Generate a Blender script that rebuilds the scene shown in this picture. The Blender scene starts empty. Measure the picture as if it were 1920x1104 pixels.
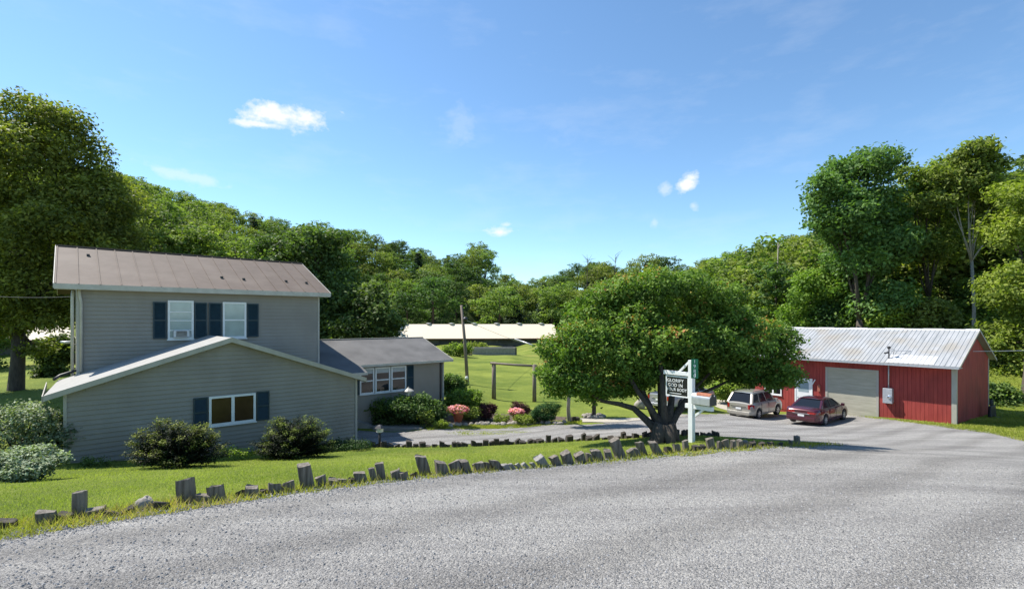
import bpy, math, random
import numpy as np
from mathutils import Vector, Matrix
from mathutils.geometry import delaunay_2d_cdt
R = math.radians
random.seed(7)
C = bpy.context.scene.collection
scene = bpy.context.scene

# ------------------------------------------------------------------ camera
F = 940.0                       # focal length in photo pixels (1920 wide); horizon at row 600
cam_d = bpy.data.cameras.new('camera'); cam = bpy.data.objects.new('camera', cam_d); C.objects.link(cam)
cam.location = (0, 0, 0); cam.rotation_euler = (R(90), 0, 0)
cam_d.sensor_width = 36; cam_d.lens = 36 * F / 1920; cam_d.shift_y = 48 / 1920
cam_d.clip_start = .05; cam_d.clip_end = 6000
scene.camera = cam
scene.render.resolution_x = 1024; scene.render.resolution_y = 588
scene.render.engine = 'CYCLES'

# ------------------------------------------------------------------ light
SUN_EL, SUN_AZ = 54.0, 66.0     # azimuth: degrees to the left of +Y
wd = bpy.data.worlds.new('World'); scene.world = wd; wd.use_nodes = True
nt = wd.node_tree; bg = nt.nodes['Background']
sky = nt.nodes.new('ShaderNodeTexSky'); sky.sky_type = 'NISHITA'; sky.sun_disc = False
sky.sun_elevation = R(SUN_EL); sky.sun_rotation = R(-SUN_AZ)
sky.air_density = 1.0; sky.dust_density = .12; sky.ozone_density = 1.7; sky.altitude = 300
nt.links.new(sky.outputs[0], bg.inputs[0]); bg.inputs[1].default_value = .114
# scattered fair-weather clouds, laid out by direction in the sky
def _n(t, **k):
    n = nt.nodes.new(t)
    for a, b in k.items(): setattr(n, a, b)
    return n
tcw = _n('ShaderNodeTexCoord'); nrm_ = _n('ShaderNodeVectorMath', operation='NORMALIZE'); nt.links.new(tcw.outputs['Generated'], nrm_.inputs[0])
def wmath(op, a, b=None, c=None, clamp=False):
    n = _n('ShaderNodeMath', operation=op, use_clamp=clamp)
    for i, v in enumerate((a, b, c)):
        if v is None: continue
        if hasattr(v, 'type') and hasattr(v, 'node'): nt.links.new(v, n.inputs[i])
        else: n.inputs[i].default_value = v
    return n.outputs[0]
def wnoise(scale, stretch, detail=6, rough=.6):
    mp = _n('ShaderNodeMapping'); mp.inputs['Scale'].default_value = stretch; nt.links.new(nrm_.outputs[0], mp.inputs[0])
    n = _n('ShaderNodeTexNoise'); n.inputs['Scale'].default_value = scale; n.inputs['Detail'].default_value = detail; n.inputs['Roughness'].default_value = rough; nt.links.new(mp.outputs[0], n.inputs['Vector']); return n.outputs['Fac']
cn = wnoise(26, (1, 1, 1.5)); cn2 = wnoise(5, (1, 1, 3.5), 8, .62)
total = None
# (azimuth offset x/y, elevation z/y, half width, half height, strength, tilt)
for cx_, cz_, rx_, rz_, st, tilt in ((-.455, .405, .105, .030, 1.0, .06), (-.50, .390, .085, .010, .9, .05), (.348, .272, .020, .030, 1.0, -.5), (-.023, .176, .036, .013, .95, .1), (-.012, .19, .016, .007, .5, 0), (.304, .259, .014, .020, .4, -.6),
        (.362, .228, .015, .016, .4, .5), (-.66, .29, .10, .018, .35, -.15), (-.10, .385, .05, .045, .16, -.6), (.285, .195, .010, .014, .3, 0), (.10, .39, .05, .05, .08, -.8)):
    d = Vector((cx_, 1, cz_)).normalized(); rt = d.cross(Vector((0, 0, 1))).normalized(); upv = rt.cross(d).normalized()
    rt2 = rt*math.cos(tilt)+upv*math.sin(tilt); up2 = upv*math.cos(tilt)-rt*math.sin(tilt)
    q = d.length/math.sqrt(1+cx_**2+cz_**2)
    def dotn(v, k):
        n = _n('ShaderNodeVectorMath', operation='DOT_PRODUCT'); nt.links.new(nrm_.outputs[0], n.inputs[0]); n.inputs[1].default_value = v; return wmath('MULTIPLY', n.outputs['Value'], k)
    a_ = dotn(rt2, 1/(rx_*q)); b_ = dotn(up2, 1/(rz_*q)); rr = wmath('SQRT', wmath('ADD', wmath('MULTIPLY', a_, a_), wmath('MULTIPLY', b_, b_)))
    side = dotn(d, 1.0); m_ = wmath('SUBTRACT', wmath('MULTIPLY_ADD', cn, 2.6, -.45), rr)
    m_ = wmath('MULTIPLY', wmath('MULTIPLY', m_, 1.5, None, True), wmath('MULTIPLY', wmath('GREATER_THAN', side, .5), st))
    total = m_ if total is None else wmath('MAXIMUM', total, m_)
veil = wmath('MULTIPLY', wmath('SUBTRACT', cn2, .52, None, True), .5)
total = wmath('MAXIMUM', total, veil)
mixc = _n('ShaderNodeMix', data_type='RGBA'); nt.links.new(total, mixc.inputs[0]); tint_ = _n('ShaderNodeMix', data_type='RGBA', blend_type='MULTIPLY'); tint_.inputs[0].default_value = 1; tint_.inputs[7].default_value = (.80, .97, 1.04, 1); nt.links.new(sky.outputs[0], tint_.inputs[6]); nt.links.new(tint_.outputs[2], mixc.inputs[6]); mixc.inputs[7].default_value = (5.2, 5.4, 5.7, 1)
nt.links.new(mixc.outputs[2], bg.inputs[0])
sd = bpy.data.lights.new('sun', 'SUN'); sd.energy = 4.6; sd.angle = R(.5); sd.color = (1, .95, .87)
sun = bpy.data.objects.new('sun', sd); C.objects.link(sun)
sdir = Vector((-math.sin(R(SUN_AZ)) * math.cos(R(SUN_EL)), math.cos(R(SUN_AZ)) * math.cos(R(SUN_EL)), math.sin(R(SUN_EL))))
sun.rotation_euler = sdir.to_track_quat('Z', 'Y').to_euler(); sun.location = (-20, 10, 40)
vs = scene.view_settings; vs.view_transform = 'Standard'; vs.look = 'None'; vs.exposure = 0.8; vs.gamma = 1

# ------------------------------------------------------------------ terrain height
SEEN = [(0,1104,4.45),(500,1104,4.5),(960,1104,4.5),(1500,1104,4.45),(1920,1104,4.4),
(0,1015,5.9),(360,940,7.6),(580,912,8.5),(960,960,6.9),(1400,960,6.9),(1920,960,6.8),(800,886,9.6),(1160,855,11.6),(1297,828,13.4),(1495,832,16),(1570,832,17),
(1300,880,10.2),(1700,880,10.6),(1900,880,10.6),
(120,868,15),(400,852,17.6),(668,829,21),(30,900,11.8),(500,870,14.5),(250,885,12.6),(800,850,16.5),(1000,840,17),
(700,822,23),(850,829,20.5),(1100,822,18.8),(1230,816,16.5),(1245,828,14.5),(1100,800,25.5),(850,812,24.3),(960,803,26),
(1280,790,28),(1400,784,31.2),(1480,800,28.2),(1546,797,28.9),(1360,770,36),(1650,781,30.9),(1797,795,28),(1550,777,33.3),(1420,762,38),(1920,825,22.5),(1750,812,24.5),(1600,822,22.5),(1650,835,19),(1800,845,17),(1880,790,29),(1900,770,33),
(870,792,27.3),(760,797,26.2),(832,760,29),(1030,790,27.5),(950,762,35),(926,747,38),(1002,752,36.5),(1110,778,30),(1200,765,33),
(900,715,48),(1000,680,72),(950,668,82),(1000,655,120),(900,650,150),(1040,650,155),(1150,720,46),(1250,735,42),(1250,690,62),
(0,430,100),(0,400,160),(0,400,300),(-200,400,200),(200,440,120),(200,400,180),(200,395,300),(400,520,120),(400,450,200),(400,440,300),
(650,500,230),(650,495,330),(900,630,190),(900,522,280),(900,528,350),(1100,650,170),(1100,560,260),(1100,545,340),
(1300,640,110),(1300,560,220),(1300,540,330),(1500,620,80),(1500,530,160),(1500,495,260),(1500,505,350),(1700,600,70),(1700,490,140),(1700,440,250),
(1900,560,70),(1900,440,140),(1900,390,230),(1900,400,330),(2200,380,180),(720,650,150),(800,651,152),(640,648,135),(560,640,130),(680,606,188),(800,606,192),(600,590,180)]
UNSEEN = [(0,0,-1.95),(-10,-5,-1.6),(10,-5,-2.1),(0,-30,-1.5),(30,0,-3.2),(30,-30,-3),(-30,-30,-.5),(-30,0,-2.0),(-60,0,-1),(60,0,-4),(0,-200,5),(200,-200,5),(-200,-200,5),(300,0,20),(-300,0,20),
(14,8,-3.25),(22,10,-3.6),(26,16,-4.6),(-14,9,-2.9),(-22,12,-3.4),(-20,20,-4.4),(-30,35,-4.0),(-12,30,-5),(-20,45,-4.5),(-60,60,-2),(34,28,-5.4),(40,20,-4.5),(35,38,-4.5),(28,48,-5.0),(40,50,-2),(60,60,3),(60,35,0),
(-45,90,1),(-20,90,-4),(0,170,-8),(20,90,-6.3),(25,60,-6),(-8,60,-5.6),(-8,100,-6.5),
(0,700,30),(400,700,70),(-400,700,70),(-300,330,70),(300,160,60),(-250,160,40),(600,0,50),(-600,0,50),(0,-600,10)]
TP = np.array([((a-960)/F*c, c, (600-b)/F*c) for a, b, c in SEEN] + UNSEEN, float)
WS = 12.0
def _warp(x, y): return np.arcsinh(x/WS), np.arcsinh(y/WS)
def _K(r2): return np.where(r2 > 1e-12, .5*r2*np.log(np.maximum(r2, 1e-12)), 0)
_u, _v = _warp(TP[:, 0], TP[:, 1]); _n = len(TP)
_A = np.zeros((_n+3, _n+3)); _A[:_n, :_n] = _K((_u[:, None]-_u)**2 + (_v[:, None]-_v)**2) + np.eye(_n)*3e-4
_A[:_n, _n] = 1; _A[:_n, _n+1] = _u; _A[:_n, _n+2] = _v; _A[_n:, :_n] = _A[:_n, _n:].T
_w = np.linalg.solve(_A, np.r_[TP[:, 2], 0, 0, 0])
def H(x, y):
    x = np.asarray(x, float); y = np.asarray(y, float); a, b = _warp(x.ravel(), y.ravel()); o = np.empty(a.size)
    for i in range(0, a.size, 20000):
        s = slice(i, i+20000)
        o[s] = _K((a[s, None]-_u)**2 + (b[s, None]-_v)**2) @ _w[:_n] + _w[_n] + _w[_n+1]*a[s] + _w[_n+2]*b[s]
    return o.reshape(x.shape)
def gz(x, y): return float(H(np.array([x]), np.array([y]))[0])
_YY = np.exp(np.linspace(np.log(3), np.log(500), 1600))
def hit(px, py):
    r = (px-960)/F; z = H(r*_YY, _YY); l = (600-py)/F*_YY
    i = int(np.argmax(z >= l)); return Vector((r*_YY[i], _YY[i], z[i]))
def P(px, py, Y): return Vector(((px-960)/F*Y, Y, (600-py)/F*Y))

# ------------------------------------------------------------------ materials
def new_mat(name):
    m = bpy.data.materials.new(name); m.use_nodes = True
    return m, m.node_tree.nodes, m.node_tree.links, m.node_tree.nodes['Principled BSDF']
def rgb(c): return (c[0], c[1], c[2], 1)
def simple(name, col, rough=.6, metal=0, var=.15, scale=8, bump=.0, spec=.5, coat=0, bscale=None):
    m, N, L, b = new_mat(name)
    tc = N.new('ShaderNodeTexCoord'); no = N.new('ShaderNodeTexNoise'); no.inputs['Scale'].default_value = scale; no.inputs['Detail'].default_value = 5
    L.new(tc.outputs['Object'], no.inputs['Vector'])
    r = N.new('ShaderNodeValToRGB'); r.color_ramp.elements[0].position = .3; r.color_ramp.elements[1].position = .72
    r.color_ramp.elements[0].color = rgb([x*(1-var) for x in col]); r.color_ramp.elements[1].color = rgb([min(1, x*(1+var)) for x in col])
    L.new(no.outputs['Fac'], r.inputs[0]); L.new(r.outputs[0], b.inputs['Base Color'])
    b.inputs['Roughness'].default_value = rough; b.inputs['Metallic'].default_value = metal; b.inputs['Specular IOR Level'].default_value = spec
    b.inputs['Coat Weight'].default_value = coat; b.inputs['Coat Roughness'].default_value = .05
    if bump:
        n2 = N.new('ShaderNodeTexNoise'); n2.inputs['Scale'].default_value = bscale or scale*5; n2.inputs['Detail'].default_value = 4
        L.new(tc.outputs['Object'], n2.inputs['Vector'])
        bp = N.new('ShaderNodeBump'); bp.inputs['Strength'].default_value = 1; bp.inputs['Distance'].default_value = bump
        L.new(n2.outputs['Fac'], bp.inputs['Height']); L.new(bp.outputs[0], b.inputs['Normal'])
    return m
def streaky(name, c0, c1, rough, stretch, scale=1.5, metal=0, bump=.003, stain=None):
    """noise stretched along one axis: grain, streaks, weathering"""
    m, N, L, b = new_mat(name)
    tc = N.new('ShaderNodeTexCoord'); mp = N.new('ShaderNodeMapping'); mp.inputs['Scale'].default_value = stretch
    L.new(tc.outputs['Object'], mp.inputs['Vector'])
    no = N.new('ShaderNodeTexNoise'); no.inputs['Scale'].default_value = scale; no.inputs['Detail'].default_value = 8; no.inputs['Roughness'].default_value = .65
    L.new(mp.outputs[0], no.inputs['Vector'])
    r = N.new('ShaderNodeValToRGB'); r.color_ramp.elements[0].position = .32; r.color_ramp.elements[1].position = .68
    r.color_ramp.elements[0].color = rgb(c0); r.color_ramp.elements[1].color = rgb(c1)
    L.new(no.outputs['Fac'], r.inputs[0]); last = r.outputs[0]
    if stain:
        n3 = N.new('ShaderNodeTexNoise'); n3.inputs['Scale'].default_value = .7; n3.inputs['Detail'].default_value = 7
        L.new(tc.outputs['Object'], n3.inputs['Vector'])
        r3 = N.new('ShaderNodeValToRGB'); r3.color_ramp.elements[0].position = .48; r3.color_ramp.elements[1].position = .68
        r3.color_ramp.elements[0].color = (0, 0, 0, 1); r3.color_ramp.elements[1].color = (.75, .75, .75, 1)
        mx = N.new('ShaderNodeMix'); mx.data_type = 'RGBA'; L.new(n3.outputs['Fac'], r3.inputs[0]); L.new(r3.outputs[0], mx.inputs[0])
        L.new(last, mx.inputs[6]); mx.inputs[7].default_value = rgb(stain); last = mx.outputs[2]
    L.new(last, b.inputs['Base Color'])
    b.inputs['Roughness'].default_value = rough; b.inputs['Metallic'].default_value = metal
    if bump:
        bp = N.new('ShaderNodeBump'); bp.inputs['Distance'].default_value = bump; bp.inputs['Strength'].default_value = 1
        L.new(no.outputs['Fac'], bp.inputs['Height']); L.new(bp.outputs[0], b.inputs['Normal'])
    return m
def leafmat(name, dark, light, accent=None, trans=.3, rough=.5):
    m, N, L, b = new_mat(name)
    at = N.new('ShaderNodeAttribute'); at.attribute_name = 'tint'
    oi = N.new('ShaderNodeObjectInfo')
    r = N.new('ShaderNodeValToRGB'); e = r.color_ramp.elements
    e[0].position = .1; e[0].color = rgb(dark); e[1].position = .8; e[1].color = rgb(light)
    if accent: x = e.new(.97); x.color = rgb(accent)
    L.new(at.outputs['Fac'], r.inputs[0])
    hs = N.new('ShaderNodeHueSaturation'); hs.inputs['Saturation'].default_value = .93
    ma = N.new('ShaderNodeMapRange'); ma.inputs['To Min'].default_value = .465; ma.inputs['To Max'].default_value = .508; L.new(oi.outputs['Random'], ma.inputs[0])
    mb = N.new('ShaderNodeMapRange'); mb.inputs['To Min'].default_value = .95; mb.inputs['To Max'].default_value = 1.45
    mm = N.new('ShaderNodeMath'); mm.operation = 'FRACT'; m2 = N.new('ShaderNodeMath'); m2.operation = 'MULTIPLY'; m2.inputs[1].default_value = 7.31
    L.new(oi.outputs['Random'], m2.inputs[0]); L.new(m2.outputs[0], mm.inputs[0]); L.new(mm.outputs[0], mb.inputs[0])
    L.new(ma.outputs[0], hs.inputs['Hue']); L.new(mb.outputs[0], hs.inputs['Value']); L.new(r.outputs[0], hs.inputs['Color'])
    L.new(hs.outputs[0], b.inputs['Base Color']); b.inputs['Roughness'].default_value = max(rough, .6); b.inputs['Specular IOR Level'].default_value = .16
    tr = N.new('ShaderNodeBsdfTranslucent'); mx = N.new('ShaderNodeMixShader'); mx.inputs[0].default_value = trans
    mul = N.new('ShaderNodeMix'); mul.data_type = 'RGBA'; mul.blend_type = 'MULTIPLY'; mul.inputs[0].default_value = 1; mul.inputs[7].default_value = (1.25, 1.5, .5, 1)
    L.new(hs.outputs[0], mul.inputs[6]); L.new(mul.outputs[2], tr.inputs[0])
    L.new(b.outputs[0], mx.inputs[1]); L.new(tr.outputs[0], mx.inputs[2]); L.new(mx.outputs[0], N['Material Output'].inputs[0])
    return m

M = {}
M['siding'] = streaky('vinyl_siding', (.265, .24, .20), (.30, .272, .23), .6, (1.2, 1.2, .35), 1.1, bump=0, stain=(.235, .21, .175))
M['trim'] = streaky('cream_trim', (.36, .335, .28), (.45, .425, .37), .5, (1, 1, .3), 3, bump=0)
M['white'] = simple('white_paint', (.78, .78, .76), .45, var=.05, scale=5)
M['gutter'] = streaky('tan_gutter', (.40, .37, .31), (.55, .52, .45), .45, (1, 1, 1), 2.5, bump=0)
M['brownroof'] = streaky('brown_metal_roof', (.088, .06, .042), (.118, .083, .062), .75, (.7, .7, .7), 3, bump=.002, stain=(.14, .105, .08))
M['greyroof'] = simple('grey_shingle_roof', (.12, .115, .11), .85, var=.28, scale=.9, bump=.008, bscale=30)
M['lightroof'] = streaky('light_shingle_roof', (.27, .262, .24), (.35, .34, .315), .85, (2, 2, 2), 2.5, bump=.004)
M['shutter'] = simple('navy_shutter', (.014, .038, .05), .5, var=.2)
M['glass'] = simple('dark_window_glass', (.012, .014, .016), .04, var=.3, scale=2, spec=.8)
M['blind'] = simple('window_with_blind', (.30, .38, .40), .12, var=.12, scale=3, coat=1)
M['curtain'] = simple('brown_curtained_glass', (.06, .036, .016), .15, var=.3, scale=2, spec=.25)
M['concrete'] = simple('concrete', (.30, .28, .25), .9, var=.18, scale=3, bump=.004)
M['darkmetal'] = simple('dark_metal', (.03, .03, .032), .5, var=.2)
M['rust'] = simple('rust_brown_wood', (.13, .06, .035), .8, var=.25)
M['red'] = streaky('barn_red', (.27, .028, .024), (.38, .055, .042), .75, (3, 3, .35), 2.0, bump=.003, stain=(.22, .03, .025))
M['tinroof'] = streaky('corrugated_tin', (.26, .27, .275), (.38, .385, .39), .55, (1.5, .25, .25), 2.2, metal=.0, bump=.001, stain=(.30, .27, .225))
M['whitetin'] = simple('new_white_tin', (.50, .505, .515), .6, var=.03)
M['overdoor'] = streaky('cream_panel_door', (.34, .32, .24), (.48, .45, .35), .6, (.5, .5, 4), 2, bump=.002)
M['barnroof'] = simple('cream_metal_roof', (.66, .57, .43), .7, var=.04, scale=.08)
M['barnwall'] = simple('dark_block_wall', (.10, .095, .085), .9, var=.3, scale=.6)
M['timber'] = streaky('weathered_timber', (.075, .062, .048), (.26, .225, .185), .9, (14, 14, 1.2), 1.6, bump=.02)
M['timberdark'] = streaky('dark_timber', (.03, .026, .02), (.09, .075, .06), .95, (12, 12, 1.5), 1.6, bump=.02)
M['palewood'] = streaky('pale_split_wood', (.17, .155, .135), (.34, .32, .285), .9, (12, 12, 1), 1.6, bump=.02)
M['stone'] = simple('field_stone', (.30, .27, .23), .9, var=.35, scale=6, bump=.03, bscale=9)
M['polewood'] = streaky('pole_wood', (.13, .10, .08), (.24, .20, .165), .9, (8, 8, .6), 2, bump=.006)
M['bark'] = streaky('bark', (.035, .028, .022), (.10, .08, .062), .95, (6, 6, 1), 2.5, bump=.03)
M['palebark'] = streaky('pale_bark', (.20, .18, .15), (.36, .33, .28), .95, (6, 6, 1), 2.5, bump=.02)
M['rubber'] = simple('tyre_rubber', (.02, .02, .02), .85, var=.2)
M['rim'] = simple('alloy_rim', (.55, .56, .58), .3, metal=.7, var=.1)
M['carglass'] = simple('car_glass', (.012, .015, .02), .08, var=.1, spec=.3)
M['champagne'] = simple('champagne_paint', (.42, .39, .33), .32, metal=.35, var=.02, coat=1)
M['maroon'] = simple('maroon_paint', (.075, .008, .016), .25, metal=.3, var=.03, coat=1)
M['silver'] = simple('silver_paint', (.40, .41, .43), .3, metal=.4, var=.02, coat=1)
M['blacktrim'] = simple('black_trim', (.02, .02, .022), .5, var=.2)
M['redlamp'] = simple('red_lens', (.35, .012, .012), .15, var=.05, coat=1)
M['chrome'] = simple('chrome', (.75, .76, .78), .12, metal=.9, var=.03)
M['signgreen'] = simple('sign_green', (.005, .17, .075), .35, var=.05)
M['signblack'] = simple('sign_black', (.012, .012, .013), .35, var=.1)
M['rustred'] = simple('rusty_orange', (.30, .11, .06), .85, var=.35, scale=12)
M['mailgrey'] = simple('galvanised_mailbox', (.50, .51, .53), .38, metal=.45, var=.12)
M['terracotta'] = simple('terracotta', (.38, .12, .075), .8, var=.15)
M['pathlamp'] = simple('lamp_glass_white', (.75, .70, .60), .3, var=.05)
M['yellowboard'] = simple('tan_board', (.55, .38, .18), .8, var=.35, scale=9)
M['leaf_maple'] = leafmat('leaf_maple', (.04, .085, .012), (.17, .275, .035), (.42, .17, .04), .3)
M['leaf_oak'] = leafmat('leaf_oak', (.065, .105, .02), (.24, .31, .05), None, .36)
M['leaf_dark'] = leafmat('leaf_dark', (.03, .062, .018), (.12, .20, .045), None, .32)
M['leaf_forest'] = leafmat('leaf_forest', (.075, .12, .024), (.21, .275, .06), None, .35)
M['leaf_light'] = leafmat('leaf_light', (.06, .12, .014), (.22, .32, .04), None, .35)
M['leaf_conifer'] = leafmat('leaf_conifer', (.012, .028, .014), (.04, .07, .03), None, .1)
M['leaf_yew'] = leafmat('leaf_yew', (.005, .016, .005), (.24, .33, .035), None, .15)
M['leaf_silver'] = leafmat('leaf_silver', (.07, .10, .05), (.33, .38, .24), None, .25)
M['leaf_burgundy'] = leafmat('leaf_burgundy', (.025, .008, .010), (.10, .035, .035), None, .2)
M['leaf_box'] = leafmat('leaf_box', (.012, .04, .010), (.035, .10, .02), None, .15)
M['petal_pink'] = leafmat('petal_pink', (.55, .05, .14), (.85, .42, .45), None, .25)
M['petal_white'] = leafmat('petal_white', (.6, .55, .4), (.85, .83, .75), None, .25)
M['grassblade'] = leafmat('grass_blade', (.13, .175, .026), (.30, .33, .07), None, .35, .6)
M['weedblade'] = leafmat('weed_blade', (.15, .20, .02), (.42, .45, .07), (.40, .34, .14), .35, .6)

def ground_mat():
    m, N, L, b = new_mat('lawn_and_field')
    tc = N.new('ShaderNodeTexCoord')
    def noise(sc, det=6, ro=.6):
        n = N.new('ShaderNodeTexNoise'); n.inputs['Scale'].default_value = sc; n.inputs['Detail'].default_value = det; n.inputs['Roughness'].default_value = ro
        L.new(tc.outputs['Object'], n.inputs['Vector']); return n.outputs['Fac']
    r = N.new('ShaderNodeValToRGB'); e = r.color_ramp.elements
    e[0].position = .32; e[0].color = (.10, .145, .02, 1); e[1].position = .66; e[1].color = (.225, .265, .045, 1)
    L.new(noise(.25), r.inputs[0])
    r2 = N.new('ShaderNodeValToRGB'); r2.color_ramp.elements[0].position = .3; r2.color_ramp.elements[0].color = (.62, .66, .6, 1)
    r2.color_ramp.elements[1].position = .7; r2.color_ramp.elements[1].color = (1.2, 1.15, 1.1, 1)
    L.new(noise(9, 8, .75), r2.inputs[0])
    mx = N.new('ShaderNodeMix'); mx.data_type = 'RGBA'; mx.blend_type = 'MULTIPLY'; mx.inputs[0].default_value = 1
    L.new(r.outputs[0], mx.inputs[6]); L.new(r2.outputs[0], mx.inputs[7])
    r3 = N.new('ShaderNodeValToRGB'); r3.color_ramp.elements[0].position = .56; r3.color_ramp.elements[0].color = (0, 0, 0, 1); r3.color_ramp.elements[1].position = .74; r3.color_ramp.elements[1].color = (.75, .75, .75, 1)
    L.new(noise(.11, 7), r3.inputs[0])
    m3 = N.new('ShaderNodeMix'); m3.data_type = 'RGBA'; L.new(r3.outputs[0], m3.inputs[0]); L.new(mx.outputs[2], m3.inputs[6]); m3.inputs[7].default_value = (.27, .235, .06, 1)
    at = N.new('ShaderNodeAttribute'); at.attribute_name = 'brush'; m4 = N.new('ShaderNodeMix'); m4.data_type = 'RGBA'
    rb = N.new('ShaderNodeValToRGB'); rb.color_ramp.elements[0].position = .35; rb.color_ramp.elements[0].color = (.02, .035, .01, 1); rb.color_ramp.elements[1].position = .68; rb.color_ramp.elements[1].color = (.085, .12, .025, 1); L.new(noise(1.3, 8, .75), rb.inputs[0])
    L.new(at.outputs['Fac'], m4.inputs[0]); L.new(m3.outputs[2], m4.inputs[6]); L.new(rb.outputs[0], m4.inputs[7])
    L.new(m4.outputs[2], b.inputs['Base Color']); b.inputs['Roughness'].default_value = .9; b.inputs['Specular IOR Level'].default_value = .15
    bp = N.new('ShaderNodeBump'); bp.inputs['Distance'].default_value = .06; L.new(noise(14, 6, .7), bp.inputs['Height']); L.new(bp.outputs[0], b.inputs['Normal'])
    return m
def gravel_mat(name, tone=1.0):
    m, N, L, b = new_mat(name)
    tc = N.new('ShaderNodeTexCoord')
    def vor(sc, out='Color'):
        v = N.new('ShaderNodeTexVoronoi'); v.inputs['Scale'].default_value = sc; L.new(tc.outputs['Object'], v.inputs['Vector']); return v
    v1 = vor(105); v2 = vor(36)
    r = N.new('ShaderNodeValToRGB'); e = r.color_ramp.elements
    e[0].position = .03; e[0].color = (.19*tone, .186*tone, .178*tone, 1); e[1].position = .95; e[1].color = (.45*tone, .44*tone, .415*tone, 1)
    x = e.new(.45); x.color = (.32*tone, .313*tone, .30*tone, 1)
    sp = N.new('ShaderNodeSeparateColor'); L.new(v1.outputs['Color'], sp.inputs[0]); L.new(sp.outputs[0], r.inputs[0])
    rb = N.new('ShaderNodeValToRGB'); rb.color_ramp.elements[0].color = (.6, .6, .62, 1); rb.color_ramp.elements[1].color = (1.2, 1.18, 1.15, 1)
    sp2 = N.new('ShaderNodeSeparateColor'); L.new(v2.outputs['Color'], sp2.inputs[0]); L.new(sp2.outputs[1], rb.inputs[0])
    mx = N.new('ShaderNodeMix'); mx.data_type = 'RGBA'; mx.blend_type = 'MULTIPLY'; mx.inputs[0].default_value = .7; L.new(r.outputs[0], mx.inputs[6]); L.new(rb.outputs[0], mx.inputs[7])
    # broad tonal drift and faint wheel tracks
    n = N.new('ShaderNodeTexNoise'); n.inputs['Scale'].default_value = .6; n.inputs['Detail'].default_value = 8; n.inputs['Roughness'].default_value = .65; n.inputs['Distortion'].default_value = .6
    mp = N.new('ShaderNodeMapping'); mp.inputs['Rotation'].default_value = (0, 0, R(-36)); mp.inputs['Scale'].default_value = (.22, 1.5, 1)
    L.new(tc.outputs['Object'], mp.inputs[0]); L.new(mp.outputs[0], n.inputs['Vector'])
    rn = N.new('ShaderNodeValToRGB'); rn.color_ramp.elements[0].position = .36; rn.color_ramp.elements[0].color = (.76, .75, .75, 1); rn.color_ramp.elements[1].position = .64; rn.color_ramp.elements[1].color = (1.1, 1.09, 1.07, 1)
    L.new(n.outputs['Fac'], rn.inputs[0])
    m2 = N.new('ShaderNodeMix'); m2.data_type = 'RGBA'; m2.blend_type = 'MULTIPLY'; m2.inputs[0].default_value = 1; L.new(mx.outputs[2], m2.inputs[6]); L.new(rn.outputs[0], m2.inputs[7])
    mw = N.new('ShaderNodeMapping'); mw.inputs['Rotation'].default_value = (0, 0, R(54)); L.new(tc.outputs['Object'], mw.inputs[0])
    wv = N.new('ShaderNodeTexWave'); wv.inputs['Scale'].default_value = .17; wv.inputs['Distortion'].default_value = 5; wv.inputs['Detail'].default_value = 3; wv.inputs['Detail Scale'].default_value = .35; wv.inputs['Detail Roughness'].default_value = .6; L.new(mw.outputs[0], wv.inputs['Vector'])
    rw = N.new('ShaderNodeValToRGB'); rw.color_ramp.elements[0].position = .0; rw.color_ramp.elements[0].color = (.84, .835, .83, 1); rw.color_ramp.elements[1].position = .55; rw.color_ramp.elements[1].color = (1.05, 1.05, 1.05, 1); L.new(wv.outputs['Fac'], rw.inputs[0])
    m5 = N.new('ShaderNodeMix'); m5.data_type = 'RGBA'; m5.blend_type = 'MULTIPLY'; m5.inputs[0].default_value = 1; L.new(m2.outputs[2], m5.inputs[6]); L.new(rw.outputs[0], m5.inputs[7])
    L.new(m5.outputs[2], b.inputs['Base Color']); b.inputs['Roughness'].default_value = .9; b.inputs['Specular IOR Level'].default_value = .2
    bp = N.new('ShaderNodeBump'); bp.inputs['Distance'].default_value = .009; bp.invert = True; L.new(v1.outputs['Distance'], bp.inputs['Height'])
    b2 = N.new('ShaderNodeBump'); b2.inputs['Distance'].default_value = .016; b2.invert = True; L.new(v2.outputs['Distance'], b2.inputs['Height']); L.new(bp.outputs[0], b2.inputs['Normal'])
    L.new(b2.outputs[0], b.inputs['Normal'])
    return m
M['ground'] = ground_mat(); M['gravel'] = gravel_mat('grey_gravel', .93); M['soil'] = simple('mulch_soil', (.10, .07, .05), .95, var=.4, scale=9, bump=.03)
M['sand'] = simple('sandy_gravel', (.40, .36, .29), .95, var=.18, scale=12, bump=.01)

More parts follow.
